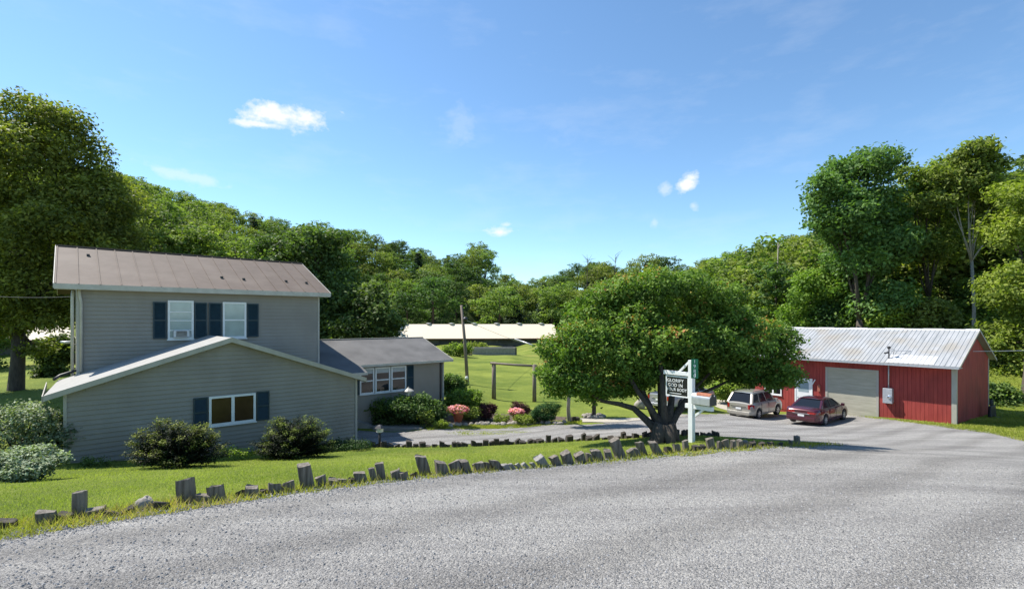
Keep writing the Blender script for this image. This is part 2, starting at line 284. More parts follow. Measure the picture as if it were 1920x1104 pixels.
# ------------------------------------------------------------------ object helpers
def tag(o, label=None, cat=None, group=None, kind=None):
    if label: o['label'] = label
    if cat: o['category'] = cat
    if group: o['group'] = group
    if kind: o['kind'] = kind
    return o
def thing(name, label, cat, loc=(0, 0, 0), rz=0, group=None):
    o = bpy.data.objects.new(name, None); C.objects.link(o); o.empty_display_size = .3
    o.location = loc; o.rotation_euler = (0, 0, rz)
    return tag(o, label, cat, group)
def copy_tree(o, parent=None):
    c = o.copy(); C.objects.link(c); c.parent = parent
    for ch in list(o.children): copy_tree(ch, c)
    return c
class MB:
    def __init__(s): s.v = []; s.f = []; s.sm = []
    def add(s, vs, fs, smooth=False):
        n = len(s.v); s.v += [tuple(v) for v in vs]; s.f += [tuple(i+n for i in f) for f in fs]; s.sm += [smooth]*len(fs); return s
    def box(s, x0, x1, y0, y1, z0, z1, mat=None):
        vs = [Vector(p) for p in ((x0,y0,z0),(x1,y0,z0),(x1,y1,z0),(x0,y1,z0),(x0,y0,z1),(x1,y0,z1),(x1,y1,z1),(x0,y1,z1))]
        if mat is not None: vs = [mat @ v for v in vs]
        return s.add(vs, [(0,3,2,1),(4,5,6,7),(0,1,5,4),(1,2,6,5),(2,3,7,6),(3,0,4,7)])
    def prism(s, poly, ext):
        n = len(poly); ext = Vector(ext); a = [Vector(p) for p in poly]
        return s.add(a + [p+ext for p in a], [tuple(range(n))[::-1], tuple(range(n, 2*n))] + [(i, (i+1) % n, n+(i+1) % n, n+i) for i in range(n)])
    def quad(s, a, b, c, d): return s.add([a, b, c, d], [(0, 1, 2, 3)])
    def tube(s, pts, rad, n=8, cap=True, smooth=True):
        pts = [Vector(p) for p in pts]
        if not hasattr(rad, '__len__'): rad = [rad]*len(pts)
        vs = []; up = None
        for i, p in enumerate(pts):
            d = (pts[min(i+1, len(pts)-1)] - pts[max(i-1, 0)]).normalized()
            if up is None: up = Vector((1, 0, 0)) if abs(d.x) < .8 else Vector((0, 1, 0))
            a = (up - d*up.dot(d)).normalized(); b = d.cross(a); up = a
            vs += [p + (a*math.cos(6.2832*k/n) + b*math.sin(6.2832*k/n))*rad[i] for k in range(n)]
        fs = [(i*n+k, i*n+(k+1) % n, (i+1)*n+(k+1) % n, (i+1)*n+k) for i in range(len(pts)-1) for k in range(n)]
        s.add(vs, fs, smooth)
        if cap:
            m = len(s.v)-len(vs); s.f += [tuple(m+k for k in range(n))[::-1], tuple(m+(len(pts)-1)*n+k for k in range(n))]; s.sm += [False, False]
        return s
    def lathe(s, prof, n=16, c=(0, 0, 0), axis='z', smooth=True):
        vs = []
        for r, h in prof:
            for k in range(n):
                a = 6.2832*k/n; q = (r*math.cos(a), r*math.sin(a), h) if axis == 'z' else (r*math.cos(a), h, r*math.sin(a))
                vs.append((c[0]+q[0], c[1]+q[1], c[2]+q[2]))
        fs = [(i*n+k, i*n+(k+1) % n, (i+1)*n+(k+1) % n, (i+1)*n+k) for i in range(len(prof)-1) for k in range(n)]
        fs += [tuple(range(n))[::-1], tuple((len(prof)-1)*n+k for k in range(n))]
        return s.add(vs, fs, smooth)
    def rock(s, c, r, seed, n=7, m=10):
        rn = random.Random(seed); ph = [rn.uniform(0, 6.28) for _ in range(6)]
        vs = []
        for i in range(n+1):
            th = math.pi*i/n
            for k in range(m):
                a = 6.2832*k/m
                d = 1 + .12*math.sin(2*a+ph[0]+th) + .1*math.sin(3*a+ph[1]-2*th) + .08*math.cos(3*th+ph[2]) + rn.uniform(-.05, .05)
                vs.append((c[0]+r[0]*d*math.sin(th)*math.cos(a), c[1]+r[1]*d*math.sin(th)*math.sin(a), c[2]+r[2]*d*math.cos(th)))
        return s.add(vs, [(i*m+k, (i+1)*m+k, (i+1)*m+(k+1) % m, i*m+(k+1) % m) for i in range(n) for k in range(m)], True)
    def build(s, name, mat, parent=None, shift=None, loc=None, bevel=0):
        me = bpy.data.meshes.new(name)
        vs = s.v if shift is None else [(v[0]+shift[0], v[1]+shift[1], v[2]+shift[2]) for v in s.v]
        me.from_pydata(vs, [], s.f); me.polygons.foreach_set('use_smooth', s.sm); me.update()
        me.materials.append(mat)
        o = bpy.data.objects.new(name, me); C.objects.link(o)
        if parent is not None: o.parent = parent
        if loc is not None: o.location = loc
        if bevel:
            b = o.modifiers.new('bevel', 'BEVEL'); b.width = bevel; b.segments = 2; b.limit_method = 'ANGLE'
        return o
def np_mesh(name, verts, k, mat, tint=None, smooth=False):
    """verts (n*k,3): n faces of k corners"""
    n = len(verts)//k; me = bpy.data.meshes.new(name)
    me.vertices.add(n*k); me.vertices.foreach_set('co', np.ascontiguousarray(verts, np.float32).ravel())
    me.loops.add(n*k); me.loops.foreach_set('vertex_index', np.arange(n*k, dtype=np.int32))
    me.polygons.add(n); me.polygons.foreach_set('loop_start', np.arange(0, n*k, k, dtype=np.int32))
    try: me.polygons.foreach_set('loop_total', np.full(n, k, np.int32))
    except Exception: pass
    me.update()
    if tint is not None:
        a = me.attributes.new('tint', 'FLOAT', 'FACE'); a.data.foreach_set('value', np.asarray(tint, np.float32))
    me.materials.append(mat); return me
def link_mesh(name, me, parent=None, loc=None):
    o = bpy.data.objects.new(name, me); C.objects.link(o)
    if parent is not None: o.parent = parent
    if loc is not None: o.location = loc
    return o
def norm(a): return a/np.maximum(np.linalg.norm(a, axis=-1, keepdims=True), 1e-9)
def leaf_quads(c, nrm, size, rng, aspect=.55):
    n = len(c); t = norm(np.cross(nrm, rng.normal(size=(n, 3)))); b = np.cross(nrm, t)
    L = (size*rng.uniform(.65, 1.3, n))[:, None]; W = L*aspect; droop = nrm*L*.12
    q = np.stack([c-t*L*.5-droop, c+b*W*.5, c+t*L*.5-droop, c-b*W*.5], 1)
    return q.reshape(-1, 3)
def foliage(lobes, n, leaf, seed, cluster=.35, per=9, inner=.5, up=.5, aspect=.55, gap=.0, tintbias=0, sub=0, core=.68):
    """leaf faces gathered in clumps near the skin of a set of ellipsoid lobes; returns verts, tint"""
    rng = np.random.default_rng(seed); lobes = [np.array(l, float) for l in lobes]; big = lobes
    if sub:
        out = []
        for l in lobes:
            out.append(np.r_[l[:3], l[3:6]*core])
            for _ in range(sub):
                d = norm(rng.normal(size=3)); d[2] = d[2]*.8+.12; k_ = rng.uniform(.26, .46); out.append(np.r_[l[:3]+d*l[3:6]*(1-k_*.75), np.full(3, l[3:6].mean())*k_*np.array([1.1, 1.1, .8])])
        lobes = out
    area = np.array([(l[3]*l[4]*l[5])**(2/3) for l in lobes]); area /= area.sum()
    Cs, Os, Ts = [], [], []
    for li, (l, a) in enumerate(zip(lobes, area)):
        k = max(3, int(n*a/per)); d = norm(rng.normal(size=(k, 3)))
        rr = inner + (1.04-inner)*rng.uniform(0, 1, k)**.45
        ph = rng.uniform(0, 6.28, 3)
        lump = 1 + .10*np.sin(d[:, 0]*5+ph[0])*np.sin(d[:, 2]*5+ph[1]) + .07*np.sin(d[:, 1]*9+ph[2])
        p = l[:3] + d*l[3:6]*(rr*lump)[:, None]
        keep = np.ones(k, bool)
        for lj, m in enumerate(lobes):
            if lj != li: keep &= np.linalg.norm((p-m[:3])/m[3:6], axis=1) > .62
        if gap: keep &= (np.sin(p[:, 0]*1.9/cluster*.35+ph[0])*np.sin(p[:, 2]*2.3/cluster*.35+ph[1])*np.sin(p[:, 1]*1.7/cluster*.35+ph[2])) < (1-gap)*.6
        p = p[keep]; d = d[keep]
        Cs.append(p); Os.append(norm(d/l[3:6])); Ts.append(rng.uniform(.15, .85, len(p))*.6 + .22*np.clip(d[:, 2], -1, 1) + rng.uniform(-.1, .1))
    p = np.concatenate(Cs); o = np.concatenate(Os); t = np.concatenate(Ts)
    sp_ = max(.4, float(np.ptp(p[:, 0]))); t = t + .10*np.sin(p[:, 0]*19/sp_+1)*np.sin(p[:, 2]*23/sp_) + .08*np.sin(p[:, 1]*31/sp_+p[:, 0]*13/sp_)
    p = np.repeat(p, per, 0) + rng.normal(size=(len(p)*per, 3))*cluster*np.array([.5, .5, .34])
    o = np.repeat(o, per, 0); t = np.repeat(t, per) + rng.normal(size=len(p))*.12 + .1 + tintbias
    nr = norm(o*.55 + np.array([0, 0, up]) + rng.normal(size=p.shape)*.55)
    return leaf_quads(p, nr, leaf, rng, aspect), np.clip(t, 0, 1)

# ------------------------------------------------------------------ ground and gravel
def wood_limit(px): return np.interp(px, [-400, 200, 420, 560, 700, 770, 1050, 1180, 1350, 1420, 1500, 2100], [70, 76, 84, 98, 128, 174, 178, 146, 80, 58, 50, 44])
def sheet():
    du = .028
    a = np.arange(-math.asinh(700/WS), math.asinh(700/WS)+du, du); b = np.arange(-math.asinh(90/WS), math.asinh(720/WS)+du, du)
    X, Yg = np.meshgrid(WS*np.sinh(a), WS*np.sinh(b)); Z = H(X, Yg)
    nx = len(a); ny = len(b); v = np.stack([X, Yg, Z], -1).reshape(-1, 3)
    i = (np.arange(ny-1)[:, None]*nx + np.arange(nx-1)).ravel()
    f = np.stack([i, i+1, i+nx+1, i+nx], 1)
    me = bpy.data.meshes.new('ground'); me.from_pydata(v.tolist(), [], f.tolist()); me.polygons.foreach_set('use_smooth', [True]*len(f)); me.update(); me.materials.append(M['ground'])
    at = me.attributes.new('brush', 'FLOAT', 'POINT'); xx, yy = v[:, 0], v[:, 1]; pxx = 960+F*xx/np.maximum(yy, 5)
    at.data.foreach_set('value', np.clip((yy-wood_limit(pxx)+3)/6, 0, 1).astype(np.float32))
    return link_mesh('ground', me)
tag(sheet(), kind='structure')

def inside(poly, x, y):
    poly = np.asarray(poly); r = np.zeros(np.shape(x), bool); j = len(poly)-1
    for i in range(len(poly)):
        xi, yi = poly[i]; xj, yj = poly[j]
        r ^= ((yi > y) != (yj > y)) & (x < (xj-xi)*(y-yi)/(yj-yi+1e-12)+xi); j = i
    return r
def densify(pts, step, jit, seed=1, closed=True):
    rn = random.Random(seed); out = []; n = len(pts)
    for i in range(n if closed else n-1):
        a = Vector(pts[i]); b = Vector(pts[(i+1) % n]); L = (b-a).length; k = max(1, int(L/step)); nrm = Vector((-(b-a).y, (b-a).x))/max(L, 1e-6)
        for q in range(k):
            d = min(1, L/3)*rn.uniform(-jit, jit); out.append(a.lerp(b, q/k) + nrm*d)
    return out
def patch(name, poly, mat, lift, step=.5, kind='structure', far=1e9):
    px = [p[0] for p in poly]; py = [p[1] for p in poly]
    pts = [Vector((p[0], p[1])) for p in poly]
    nb = len(pts); gx, gy = [], []
    y = min(py)
    while y < max(py):
        s = step*max(1, abs(y)/14 if y < 0 else 1); x = min(px)
        while x < max(px):
            s2 = s*max(1, abs(x)/25); gx.append(x+.13*s); gy.append(y+.17*s); x += s2
        y += s
    gx = np.array(gx); gy = np.array(gy); k = inside([(p.x, p.y) for p in pts], gx, gy)
    pts += [Vector((float(a), float(b))) for a, b in zip(gx[k], gy[k])]
    vs, es, fs, *_ = delaunay_2d_cdt(pts, [(i, (i+1) % nb) for i in range(nb)], [list(range(nb))], 1, 1e-5)
    x = np.array([v.x for v in vs]); yy = np.array([v.y for v in vs]); z = H(x, yy)+lift
    mb = MB(); mb.v = list(zip(x.tolist(), yy.tolist(), z.tolist()))
    for f in fs:
        a, b, c = [Vector((x[i], yy[i])) for i in f[:3]]
        mb.f.append(tuple(f) if (b-a).cross(c-a) > 0 else tuple(f)[::-1]); mb.sm.append(True)
    return tag(mb.build(name, mat), kind=kind)
def hp(l): return [tuple(hit(a, b)[:2]) for a, b in l]
road_edge = hp([(0,1016),(180,985),(360,957),(520,933),(660,914),(800,899),(950,884),(1100,872),(1250,859),(1400,847),(1500,840),(1580,834)])
lawn_back = hp([(1530,830),(1450,826),(1380,821),(1320,817),(1230,815),(1150,820),(1060,825),(960,829),(850,834),(760,837),(690,838)])
drive_far = hp([(672,808),(790,807),(860,803),(960,799),(1060,797),(1140,794),(1090,787),(1088,784),(1140,786),(1200,783),(1260,777),(1335,777),(1372,776),(1440,778),(1500,776),(1595,777),(1640,784),(1720,793),(1800,803),(1860,811),(1920,825)])
road_poly = densify([(-40,-9.5),(-12,.6)], 1.5, .05, closed=False) + densify(road_edge, .28, .13, 3, False) + densify(lawn_back, .35, .1, 4, False) + [hit(672, 832)[:2], hit(664, 818)[:2]] + densify(drive_far, .4, .14, 5, False) + densify([drive_far[-1], (45,30),(70,25),(60,-5),(40,-22),(-20,-22),(-40,-20)], 3, .1, 6, False)
road_poly = [Vector(p) for p in road_poly]
patch('gravel_road', road_poly, M['gravel'], .02, .45)
RP = [(p.x, p.y) for p in road_poly]
sand_poly = densify(hp([(1092,792),(1090,786),(1140,787),(1200,784),(1255,779),(1290,780),(1230,787),(1160,792)]), .4, .12, 9)
patch('sandy_verge', [Vector(p) for p in sand_poly], M['sand'], .035, .6)
patch('sandy_path', [Vector(p) for p in densify(hp([(1342,749),(1376,752),(1420,768),(1462,776),(1380,773),(1340,762)]), .5, .12, 10)], M['sand'], .012, .7)

# ------------------------------------------------------------------ grass
def blades(name, poly, n, hgt, wid, mat, seed, ypow=2.0, excl=None, lean=.5, tb=0):
    rng = np.random.default_rng(seed); poly = np.array(poly); x0, y0 = poly.min(0); x1, y1 = poly.max(0); xs, ys = [], []; tot = 0
    while tot < n:
        m = n*3; u = rng.uniform(0, 1, m); y = 1/((1-u)/max(y0, 1)+u/y1) if ypow == 2 else rng.uniform(y0, y1, m)
        x = rng.uniform(x0, x1, m); k = inside(poly, x, y)
        if excl is not None: k &= ~inside(excl, x, y)
        xs.append(x[k]); ys.append(y[k]); tot += k.sum()
    x = np.concatenate(xs)[:n]; y = np.concatenate(ys)[:n]; z = H(x, y)-.01
    clump = .5+.5*np.sin(x*3.1+np.sin(y*2.3)*2)*np.sin(y*2.7+np.sin(x*1.9)*2)
    h = hgt*rng.uniform(.4, 1.2, n)*(.6+.8*clump); a = rng.uniform(0, 6.28, n); w = wid*(1+y/14)
    base = np.stack([x, y, z], 1); s = np.stack([np.cos(a), np.sin(a), 0*a], 1)*(w*.5)[:, None]
    tip = base + np.stack([rng.normal(size=n)*lean*h, rng.normal(size=n)*lean*h, h], 1)
    v = np.stack([base-s, base+s, tip], 1).reshape(-1, 3)
    big = .5+.5*np.sin(x*.6+1)*np.sin(y*.9+x*.3)
    t = np.clip(.12+.5*big+.25*clump+rng.normal(size=n)*.2+tb, 0, 1)
    return tag(link_mesh(name, np_mesh(name, v, 3, mat, t)), name.replace('_', ' ') + {'lawn_grass': ' growing between the house and the tie row', 'verge_weeds': ', yellow green tufts along the gravel road edge'}.get(name, ' at the edges of the gravel'), 'grass', kind='stuff')
tie_line = hp([(0,985),(150,966),(350,940),(575,912),(700,900),(800,888),(900,880),(1000,872),(1100,864),(1200,850),(1300,841),(1400,838),(1500,834),(1560,832)])
lawn_poly = [(-16,8.5)] + tie_line + lawn_back + hp([(668,834),(560,842),(400,856),(250,866),(120,874),(100,872)]) + [(-20,14.5),(-24,10)]
blades('lawn_grass', lawn_poly, 150000, .055, .006, M['grassblade'], 11)
verge_poly = [(-14,1.2),(-16,4.5)] + [(a[0]-.1, a[1]+.15) for a in tie_line] + [(p.x+.02, p.y-.07) for p in densify([(a[0], a[1]) for a in road_edge], .2, .22, 31, False)][::-1]
blades('verge_weeds', verge_poly, 60000, .12, .012, M['weedblade'], 12, lean=.6, tb=.04)
side_poly = hp([(1590,779),(1640,786),(1720,795),(1800,806),(1860,814),(1920,828)]) + [(30,27),(40,38),(34,42)] + hp([(1853,768),(1797,797),(1650,783)])
blades('roadside_grass', side_poly, 26000, .10, .014, M['weedblade'], 13, lean=.5, tb=-.05)
bank_poly = hp([(1090,795),(1000,801),(900,804),(800,808),(800,801),(900,797),(1000,793),(1090,790)])
blades('driveway_edge_grass', bank_poly, 9000, .10, .016, M['weedblade'], 14, tb=-.1)
isl = hp([(832,812),(880,808),(960,807),(1000,810),(950,815),(870,817)])
blades('driveway_centre_grass', isl, 2600, .07, .014, M['grassblade'], 15)

def loose_stones(n, seed):
    rng = np.random.default_rng(seed); E_ = np.array(road_edge); m = n//3
    y = 1/(rng.uniform(1/11., 1/3.6, n-m)); x = rng.uniform(-1.05, 1.05, n-m)*y
    t = rng.uniform(0, len(E_)-1.001, m); i0 = t.astype(int); f = (t-i0)[:, None]; e = E_[i0]*(1-f)+E_[i0+1]*f; off = rng.normal(size=m)*.22
    x = np.r_[x, e[:, 0]+off*.5]; y = np.r_[y, e[:, 1]-off*.8]; k = inside(RP, x, y) | (np.arange(n) >= n-m); x = x[k]; y = y[k]; n = len(x); z = H(x, y)+.022
    r_ = rng.uniform(.005, .014, n)*(1+y/25); o = np.array([[1, 0, 0], [0, 1, 0], [-1, 0, 0], [0, -1, 0], [0, 0, .8], [0, 0, -.8]], float)
    P_ = o[None]*r_[:, None, None]*rng.uniform(.6, 1.3, (n, 6, 1)); a = rng.uniform(0, 6.28, n); c, s_ = np.cos(a), np.sin(a)
    P_ = np.stack([P_[..., 0]*c[:, None]-P_[..., 1]*s_[:, None], P_[..., 0]*s_[:, None]+P_[..., 1]*c[:, None], P_[..., 2]], -1)+np.stack([x, y, z], 1)[:, None]
    F_ = np.array([[0, 1, 4], [1, 2, 4], [2, 3, 4], [3, 0, 4], [1, 0, 5], [2, 1, 5], [3, 2, 5], [0, 3, 5]])
    v = P_[:, F_].reshape(-1, 3); tag(link_mesh('loose_gravel', np_mesh('loose_gravel', v, 3, M['pebble'], np.repeat(rng.uniform(0, 1, n), 8))), 'loose grey stones scattered over the gravel road', 'gravel', kind='stuff')
M['pebble'] = leafmat('pebble', (.13, .128, .122), (.27, .265, .255), None, 0, .9)
loose_stones(15000, 5)

# ------------------------------------------------------------------ timber stubs
def stub(px, py, hpx, wpx, lean=0, mat='timber', name='timber_stub', lab=None, seed=0, depth=None, grp='short timber stubs lining the gravel road'):
    p = hit(px, py); s = p.y/F; rn = random.Random(seed); lean += 0 if lab else rn.uniform(-7, 7); h = hpx*s*rn.uniform(.7, 1.08); w = wpx*s*.95; d = depth or min(.20, max(.08, w*.75))
    mb = MB(); n = 3; vs = []
    tw = rn.uniform(-.35, .35); slp = rn.uniform(-1.2, 1.4); slp2 = rn.uniform(-1, 1.2)
    cx = [(-.5, -.36), (-.36, -.5), (.36, -.5), (.5, -.36), (.5, .36), (.36, .5), (-.36, .5), (-.5, .36)]
    for i in range(n+1):
        f = i/n; z = -.12 + (h+.12)*f; k = 1-.06*f + rn.uniform(-.03, .03)
        for a, b in cx:
            zz = z + ((.26*w*a*slp + .2*w*b*slp2 + rn.uniform(-.02, .02)) if i == n else 0)
            vs.append((a*w*k + math.tan(R(lean))*max(z, 0) + rn.uniform(-.004, .004), b*d*k + rn.uniform(-.004, .004), zz))
    fs = [(i*8+k, i*8+(k+1) % 8, (i+1)*8+(k+1) % 8, (i+1)*8+k) for i in range(n) for k in range(8)] + [tuple(range(8))[::-1], tuple(n*8+k for k in range(8))]
    mb.add(vs, fs); o = mb.build(name, M[mat], loc=p)
    yaw = math.atan2(.42, 1)*(.8+.4*rn.random()) + tw*.6; o.rotation_euler = (0, 0, yaw)
    return tag(o, lab or {'timber': 'short weathered grey timber stub in the uneven row along the gravel road', 'timberdark': 'low dark rotten timber stub in the row along the gravel road', 'palewood': 'pale split timber stub leaning in the row along the gravel road'}[mat], 'timber stub', grp)
ROW = [(10,985,9,34,0,'timberdark'),(88,978,20,32,0,'timber'),(120,973,9,24,0,'timberdark'),(179,966,14,32,2,'timber'),(212,964,8,26,0,'timberdark'),(238,960,6,22,0,'timberdark'),
(302,952,10,28,0,'timberdark'),(384,940,17,28,-8,'timber'),(408,936,24,28,-6,'timber'),(451,929,10,18,0,'timberdark'),(473,929,20,24,-5,'timber'),(495,924,8,16,0,'timberdark'),(517,922,18,24,-6,'timber'),(542,919,15,24,-5,'timber'),
(604,908,16,20,-6,'timber'),(624,907,12,18,-5,'timber'),(643,906,10,18,-4,'timber'),(660,904,6,14,0,'timberdark'),(679,902,17,24,-12,'timber'),(702,900,24,13,-15,'timber'),(742,898,17,18,-10,'timber'),(759,898,14,16,-6,'timber'),(776,893,9,14,-8,'timberdark'),
(830,888,20,24,-16,'timber'),(856,885,20,22,-18,'timber'),(877,884,21,18,-20,'timber'),(899,882,20,22,-16,'timber'),(917,880,15,13,-22,'timber'),(936,879,24,20,-28,'timber'),
(952,879,12,14,-35,'palewood'),(966,878,12,9,-42,'palewood'),(978,877,13,9,-38,'palewood'),(992,876,11,9,-44,'palewood'),(1004,875,10,9,-40,'palewood'),(1022,873,19,20,-38,'palewood'),(1046,871,18,18,-30,'timber'),
(1066,868,20,20,-18,'timber'),(1090,865,22,20,-20,'timber'),(1105,863,15,13,-10,'timber'),(1124,861,21,20,-22,'timber'),(1142,859,14,15,-12,'timber'),(1184,854,14,14,-14,'timber'),(1194,852,17,14,-16,'timber'),
(1234,849,22,18,-22,'timber'),(1252,846,9,16,0,'timberdark'),(1270,844,14,14,-10,'timber'),(1286,842,19,12,-12,'timber'),(1305,842,8,16,0,'timberdark'),(1318,841,9,12,0,'timberdark'),(1334,839,20,15,-8,'timber'),(1350,838,13,11,-5,'timber'),(1362,838,15,13,-12,'timber'),(1375,838,18,11,-12,'timber'),(1387,837,12,11,-4,'timber'),(1398,836,13,11,-6,'timber'),(1412,836,7,12,0,'timberdark'),(1428,835,6,12,0,'timberdark'),(1445,835,6,12,0,'timberdark'),(1462,834,5,12,0,'timberdark'),(1483,833,7,9,0,'timber')]
for i, (a, b, h_, w_, l_, m_) in enumerate(ROW): stub(a, b+2, h_+2, w_, l_, m_, seed=i)
TALL = [(149,968,60,22,0,'upright grey timber post, leftmost tall one in the row along the road'),(351,942,60,30,-5,'thick weathered timber post leaning slightly left before the first yew bush'),(577,914,51,26,-9,'tall weathered timber post in the roadside row below the right yew bush'),
(716,899,30,17,-9,'dark upright timber post with a thinner stub touching its left side'),(798,889,38,23,-16,'grey timber post with slanted top leaning left across from the driveway lantern'),(1164,858,36,20,-24,'tall grey timber post leaning steeply left at the lawn shadow'),(1205,851,29,17,-22,'leaning timber post just left of the maple trunk'),(1494,834,21,12,0,'isolated dark timber post at the right tip of the lawn')]
for i, (a, b, h_, w_, l_, lab) in enumerate(TALL): stub(a, b, h_, w_, l_, 'timber', 'timber_post', lab, seed=90+i, grp=None)
p = hit(271, 955); mb = MB().rock((0, 0, .06), (.14, .11, .11), 5); tag(mb.build('pale_rock', M['stone'], loc=p), 'pale grey rock lying in the roadside row of timber stubs', 'rock')
# second row between lawn and driveway
rn = random.Random(4); xk = 700
back_line = lambda x: np.interp(x, [700,760,850,960,1060,1150,1230,1310,1345], [838,838.5,838,833,828,823,818,817,819])
k = 0
while xk < 1345:
    w_ = rn.uniform(9, 15); big = rn.random() < .5
    if not (1222 < xk < 1258):
        o = stub(xk, float(back_line(xk)), rn.uniform(9, 14) if big else rn.uniform(4, 8), w_, rn.uniform(-3, 3), 'timberdark', 'edging_block', 'small dark timber block in the row between the lawn and the driveway', seed=300+k, grp='timber blocks edging the driveway')
        o['category'] = 'edging block'
    xk += w_*rn.uniform(.85, 1.25); k += 1

# ------------------------------------------------------------------ the house
U = Vector((.7493, .6622, 0)); Nn = Vector((-.6622, .7493, 0)); L0 = Vector((-15.6, 18.0, 0)); HZ = -5.2
def fx(px, d=0):
    r = (px-960)/F; return (r*(L0.y+Nn.y*d)-(L0.x+Nn.x*d))/(U.x-r*U.y)
def fz(py, t, d=0): return (600-py)/F*(L0.y+U.y*t+Nn.y*d) - HZ
house = thing('house', 'grey sided two-storey house with navy shutters, gabled front room and low side wing', 'house', (L0.x, L0.y, HZ), math.atan2(U.y, U.x))
def clap(mb, x0, x1, y, z0, ztop, h=.15, lip=.034):
    """lapped boards facing -y between x0 and x1; ztop(x) the roof line (convex)"""
    z = z0
    zmax = max(ztop(x0 + (x1-x0)*i/60) for i in range(61))
    while z < zmax:
        z1 = min(z+h, zmax); xa = xb = None
        for i in range(241):
            x = x0+(x1-x0)*i/240
            if ztop(x) >= z1-.004:
                if xa is None: xa = x
                xb = x
        if xa is not None and xb > xa:
            mb.add([(xa, y-lip, z), (xb, y-lip, z), (xb, y-.002, z1), (xa, y-.002, z1), (xb, y, z), (xa, y, z)], [(0, 1, 2, 3), (0, 5, 4, 1)])
        z = z1
def wallbox(mb, x0, x1, y0, y1, z0, z1): mb.box(x0, x1, y0, y1, z0, z1)
Zb = -1.2                       # foundation bottom, below grade
EU = 1.08-HZ; RU = 3.02-HZ      # upper eave and ridge
DU = 7.2; WU = 8.61
up = MB(); up.prism([(0, .001, Zb), (0, DU, Zb), (0, DU, EU+.1), (0, DU/2, RU-.12), (0, .001, EU+.1)], (WU, 0, 0)); clap(up, 0, WU, 0, 1.2, lambda x: EU+.12)
house_main = up.build('main_wall', M['siding'], house)
# lower gabled front room
LX0, LX1, LD = -.34, 8.82, -3.70
AX = LX0+4.42; AZ = -.62-HZ; EL = -2.20-HZ; ER = -2.42-HZ
sl = (AZ-EL)/(4.42+.45); sr = (AZ-ER)/((LX1-AX)+.3)
ztop = lambda x: (AZ - sl*(AX-x) if x < AX else AZ - sr*(x-AX)) - .10
lw = MB(); lw.prism([(LX0, LD+.001, Zb), (LX0, LD+.001, ztop(LX0)), (AX, LD+.001, ztop(AX)), (LX1, LD+.001, ztop(LX1)), (LX1, LD+.001, Zb)], (0, 3.69, 0))
clap(lw, LX0, LX1, LD, .35, ztop)
room_wall = lw.build('front_room_wall', M['siding'], house)
MB().box(LX0-.02, LX0+.06, LD-.05, LD+.05, -.2, ztop(LX0)).build('corner_trim', M['trim'], room_wall); MB().box(LX1-.06, LX1+.02, LD-.05, LD+.05, -.6, ztop(LX1)-.02).build('corner_trim', M['trim'], room_wall)
# lower roof: two thick slabs plus rake boards
def slab(mb, a, b, c, d, th):
    a, b, c, d = map(Vector, (a, b, c, d)); n = (b-a).cross(d-a).normalized()
    if n.z < 0: n = -n
    mb.prism([a, b, c, d], -n*th)
yF = LD-.28
xl, xr = LX0-.45, LX1+.3
lr = MB(); slab(lr, (xl, yF, EL), (AX, yF, AZ), (AX, -.02, AZ), (xl+.28, -.02, EL+.09), .09)
slab(lr, (AX, yF, AZ), (xr, yF, ER), (xr, 1.6, ER), (AX, 1.6, AZ), .09) if False else slab(lr, (AX, yF, AZ), (xr, yF, ER), (xr, -.02, ER), (AX, -.02, AZ), .09)
room_roof = lr.build('front_room_roof', M['lightroof'], house)
rk = MB()
rk.prism([(xl, yF-.012, EL+.01), (AX, yF-.012, AZ+.012), (xr, yF-.012, ER+.01), (xr, yF-.012, ER-.155), (AX, yF-.012, AZ-.16), (xl, yF-.012, EL-.155)], (0, -.025, 0))
rk.prism([(xl-.01, yF-.01, EL-.0), (xl-.01, -.1, EL+.05), (xl-.01, -.1, EL-.13), (xl-.01, yF-.01, EL-.18)], (-.025, 0, 0))
rk.prism([(xr, yF-.01, ER-.0), (xr, -.1, ER), (xr, -.1, ER-.18), (xr, yF-.01, ER-.18)], (.025, 0, 0))
rk.build('rake_board', M['trim'], room_roof)
sf = MB(); sf.prism([(xl+.02, yF, EL-.14), (AX, yF, AZ-.145), (AX, LD-.02, AZ-.145), (xl+.02, LD-.02, EL-.14)], (0, 0, -.012)); sf.prism([(AX, yF, AZ-.145), (xr-.02, yF, ER-.14), (xr-.02, LD-.02, ER-.14), (AX, LD-.02, AZ-.145)], (0, 0, -.012)); sf.build('soffit', M['trim'], room_roof)
gl = MB(); gl.tube([(xl+.18, -.5, EL+.17), (xl+.33, .02, EL+.25), (xl+.9, .0, EL+.45)], .05, 8); gl.build('roof_gutter', M['darkmetal'], room_roof)
# upper roof
ur = MB(); oL, oR, oF = .62, .42, .36; ef = EU+.19; s_ = (RU-ef)/(DU/2+oF)
slab(ur, (-oL, -oF, ef), (WU+oR, -oF, ef), (WU+oR, DU/2, RU), (-oL, DU/2, RU), .07)
slab(ur, (-oL, DU/2, RU), (WU+oR, DU/2, RU), (WU+oR, DU+oF, ef), (-oL, DU+oF, ef), .07)
uro = ur.build('main_roof', M['brownroof'], house)
sm = MB(); x = -oL+.02
while x < WU+oR:
    a = Vector((x, -oF+.01, ef+.004)); b = Vector((x, DU/2-.01, RU+.004))
    sm.prism([a, a+Vector((.035, 0, 0)), a+Vector((.035, 0, .022)), a+Vector((0, 0, .022))], b-a); x += .605
sm.build('standing_seam', M['brownroof'], uro)
rc = MB(); rc.box(-oL-.01, WU+oR+.01, DU/2-.10, DU/2+.10, RU-.03, RU+.03); rc.build('ridge_cap', M['brownroof'], uro)
fb = MB(); fb.box(-oL, WU+oR, -oF-.03, -oF-.001, ef-.17, ef+.005); fb.box(-oL, WU+oR, -oF-.03, 0, ef-.185, ef-.171)
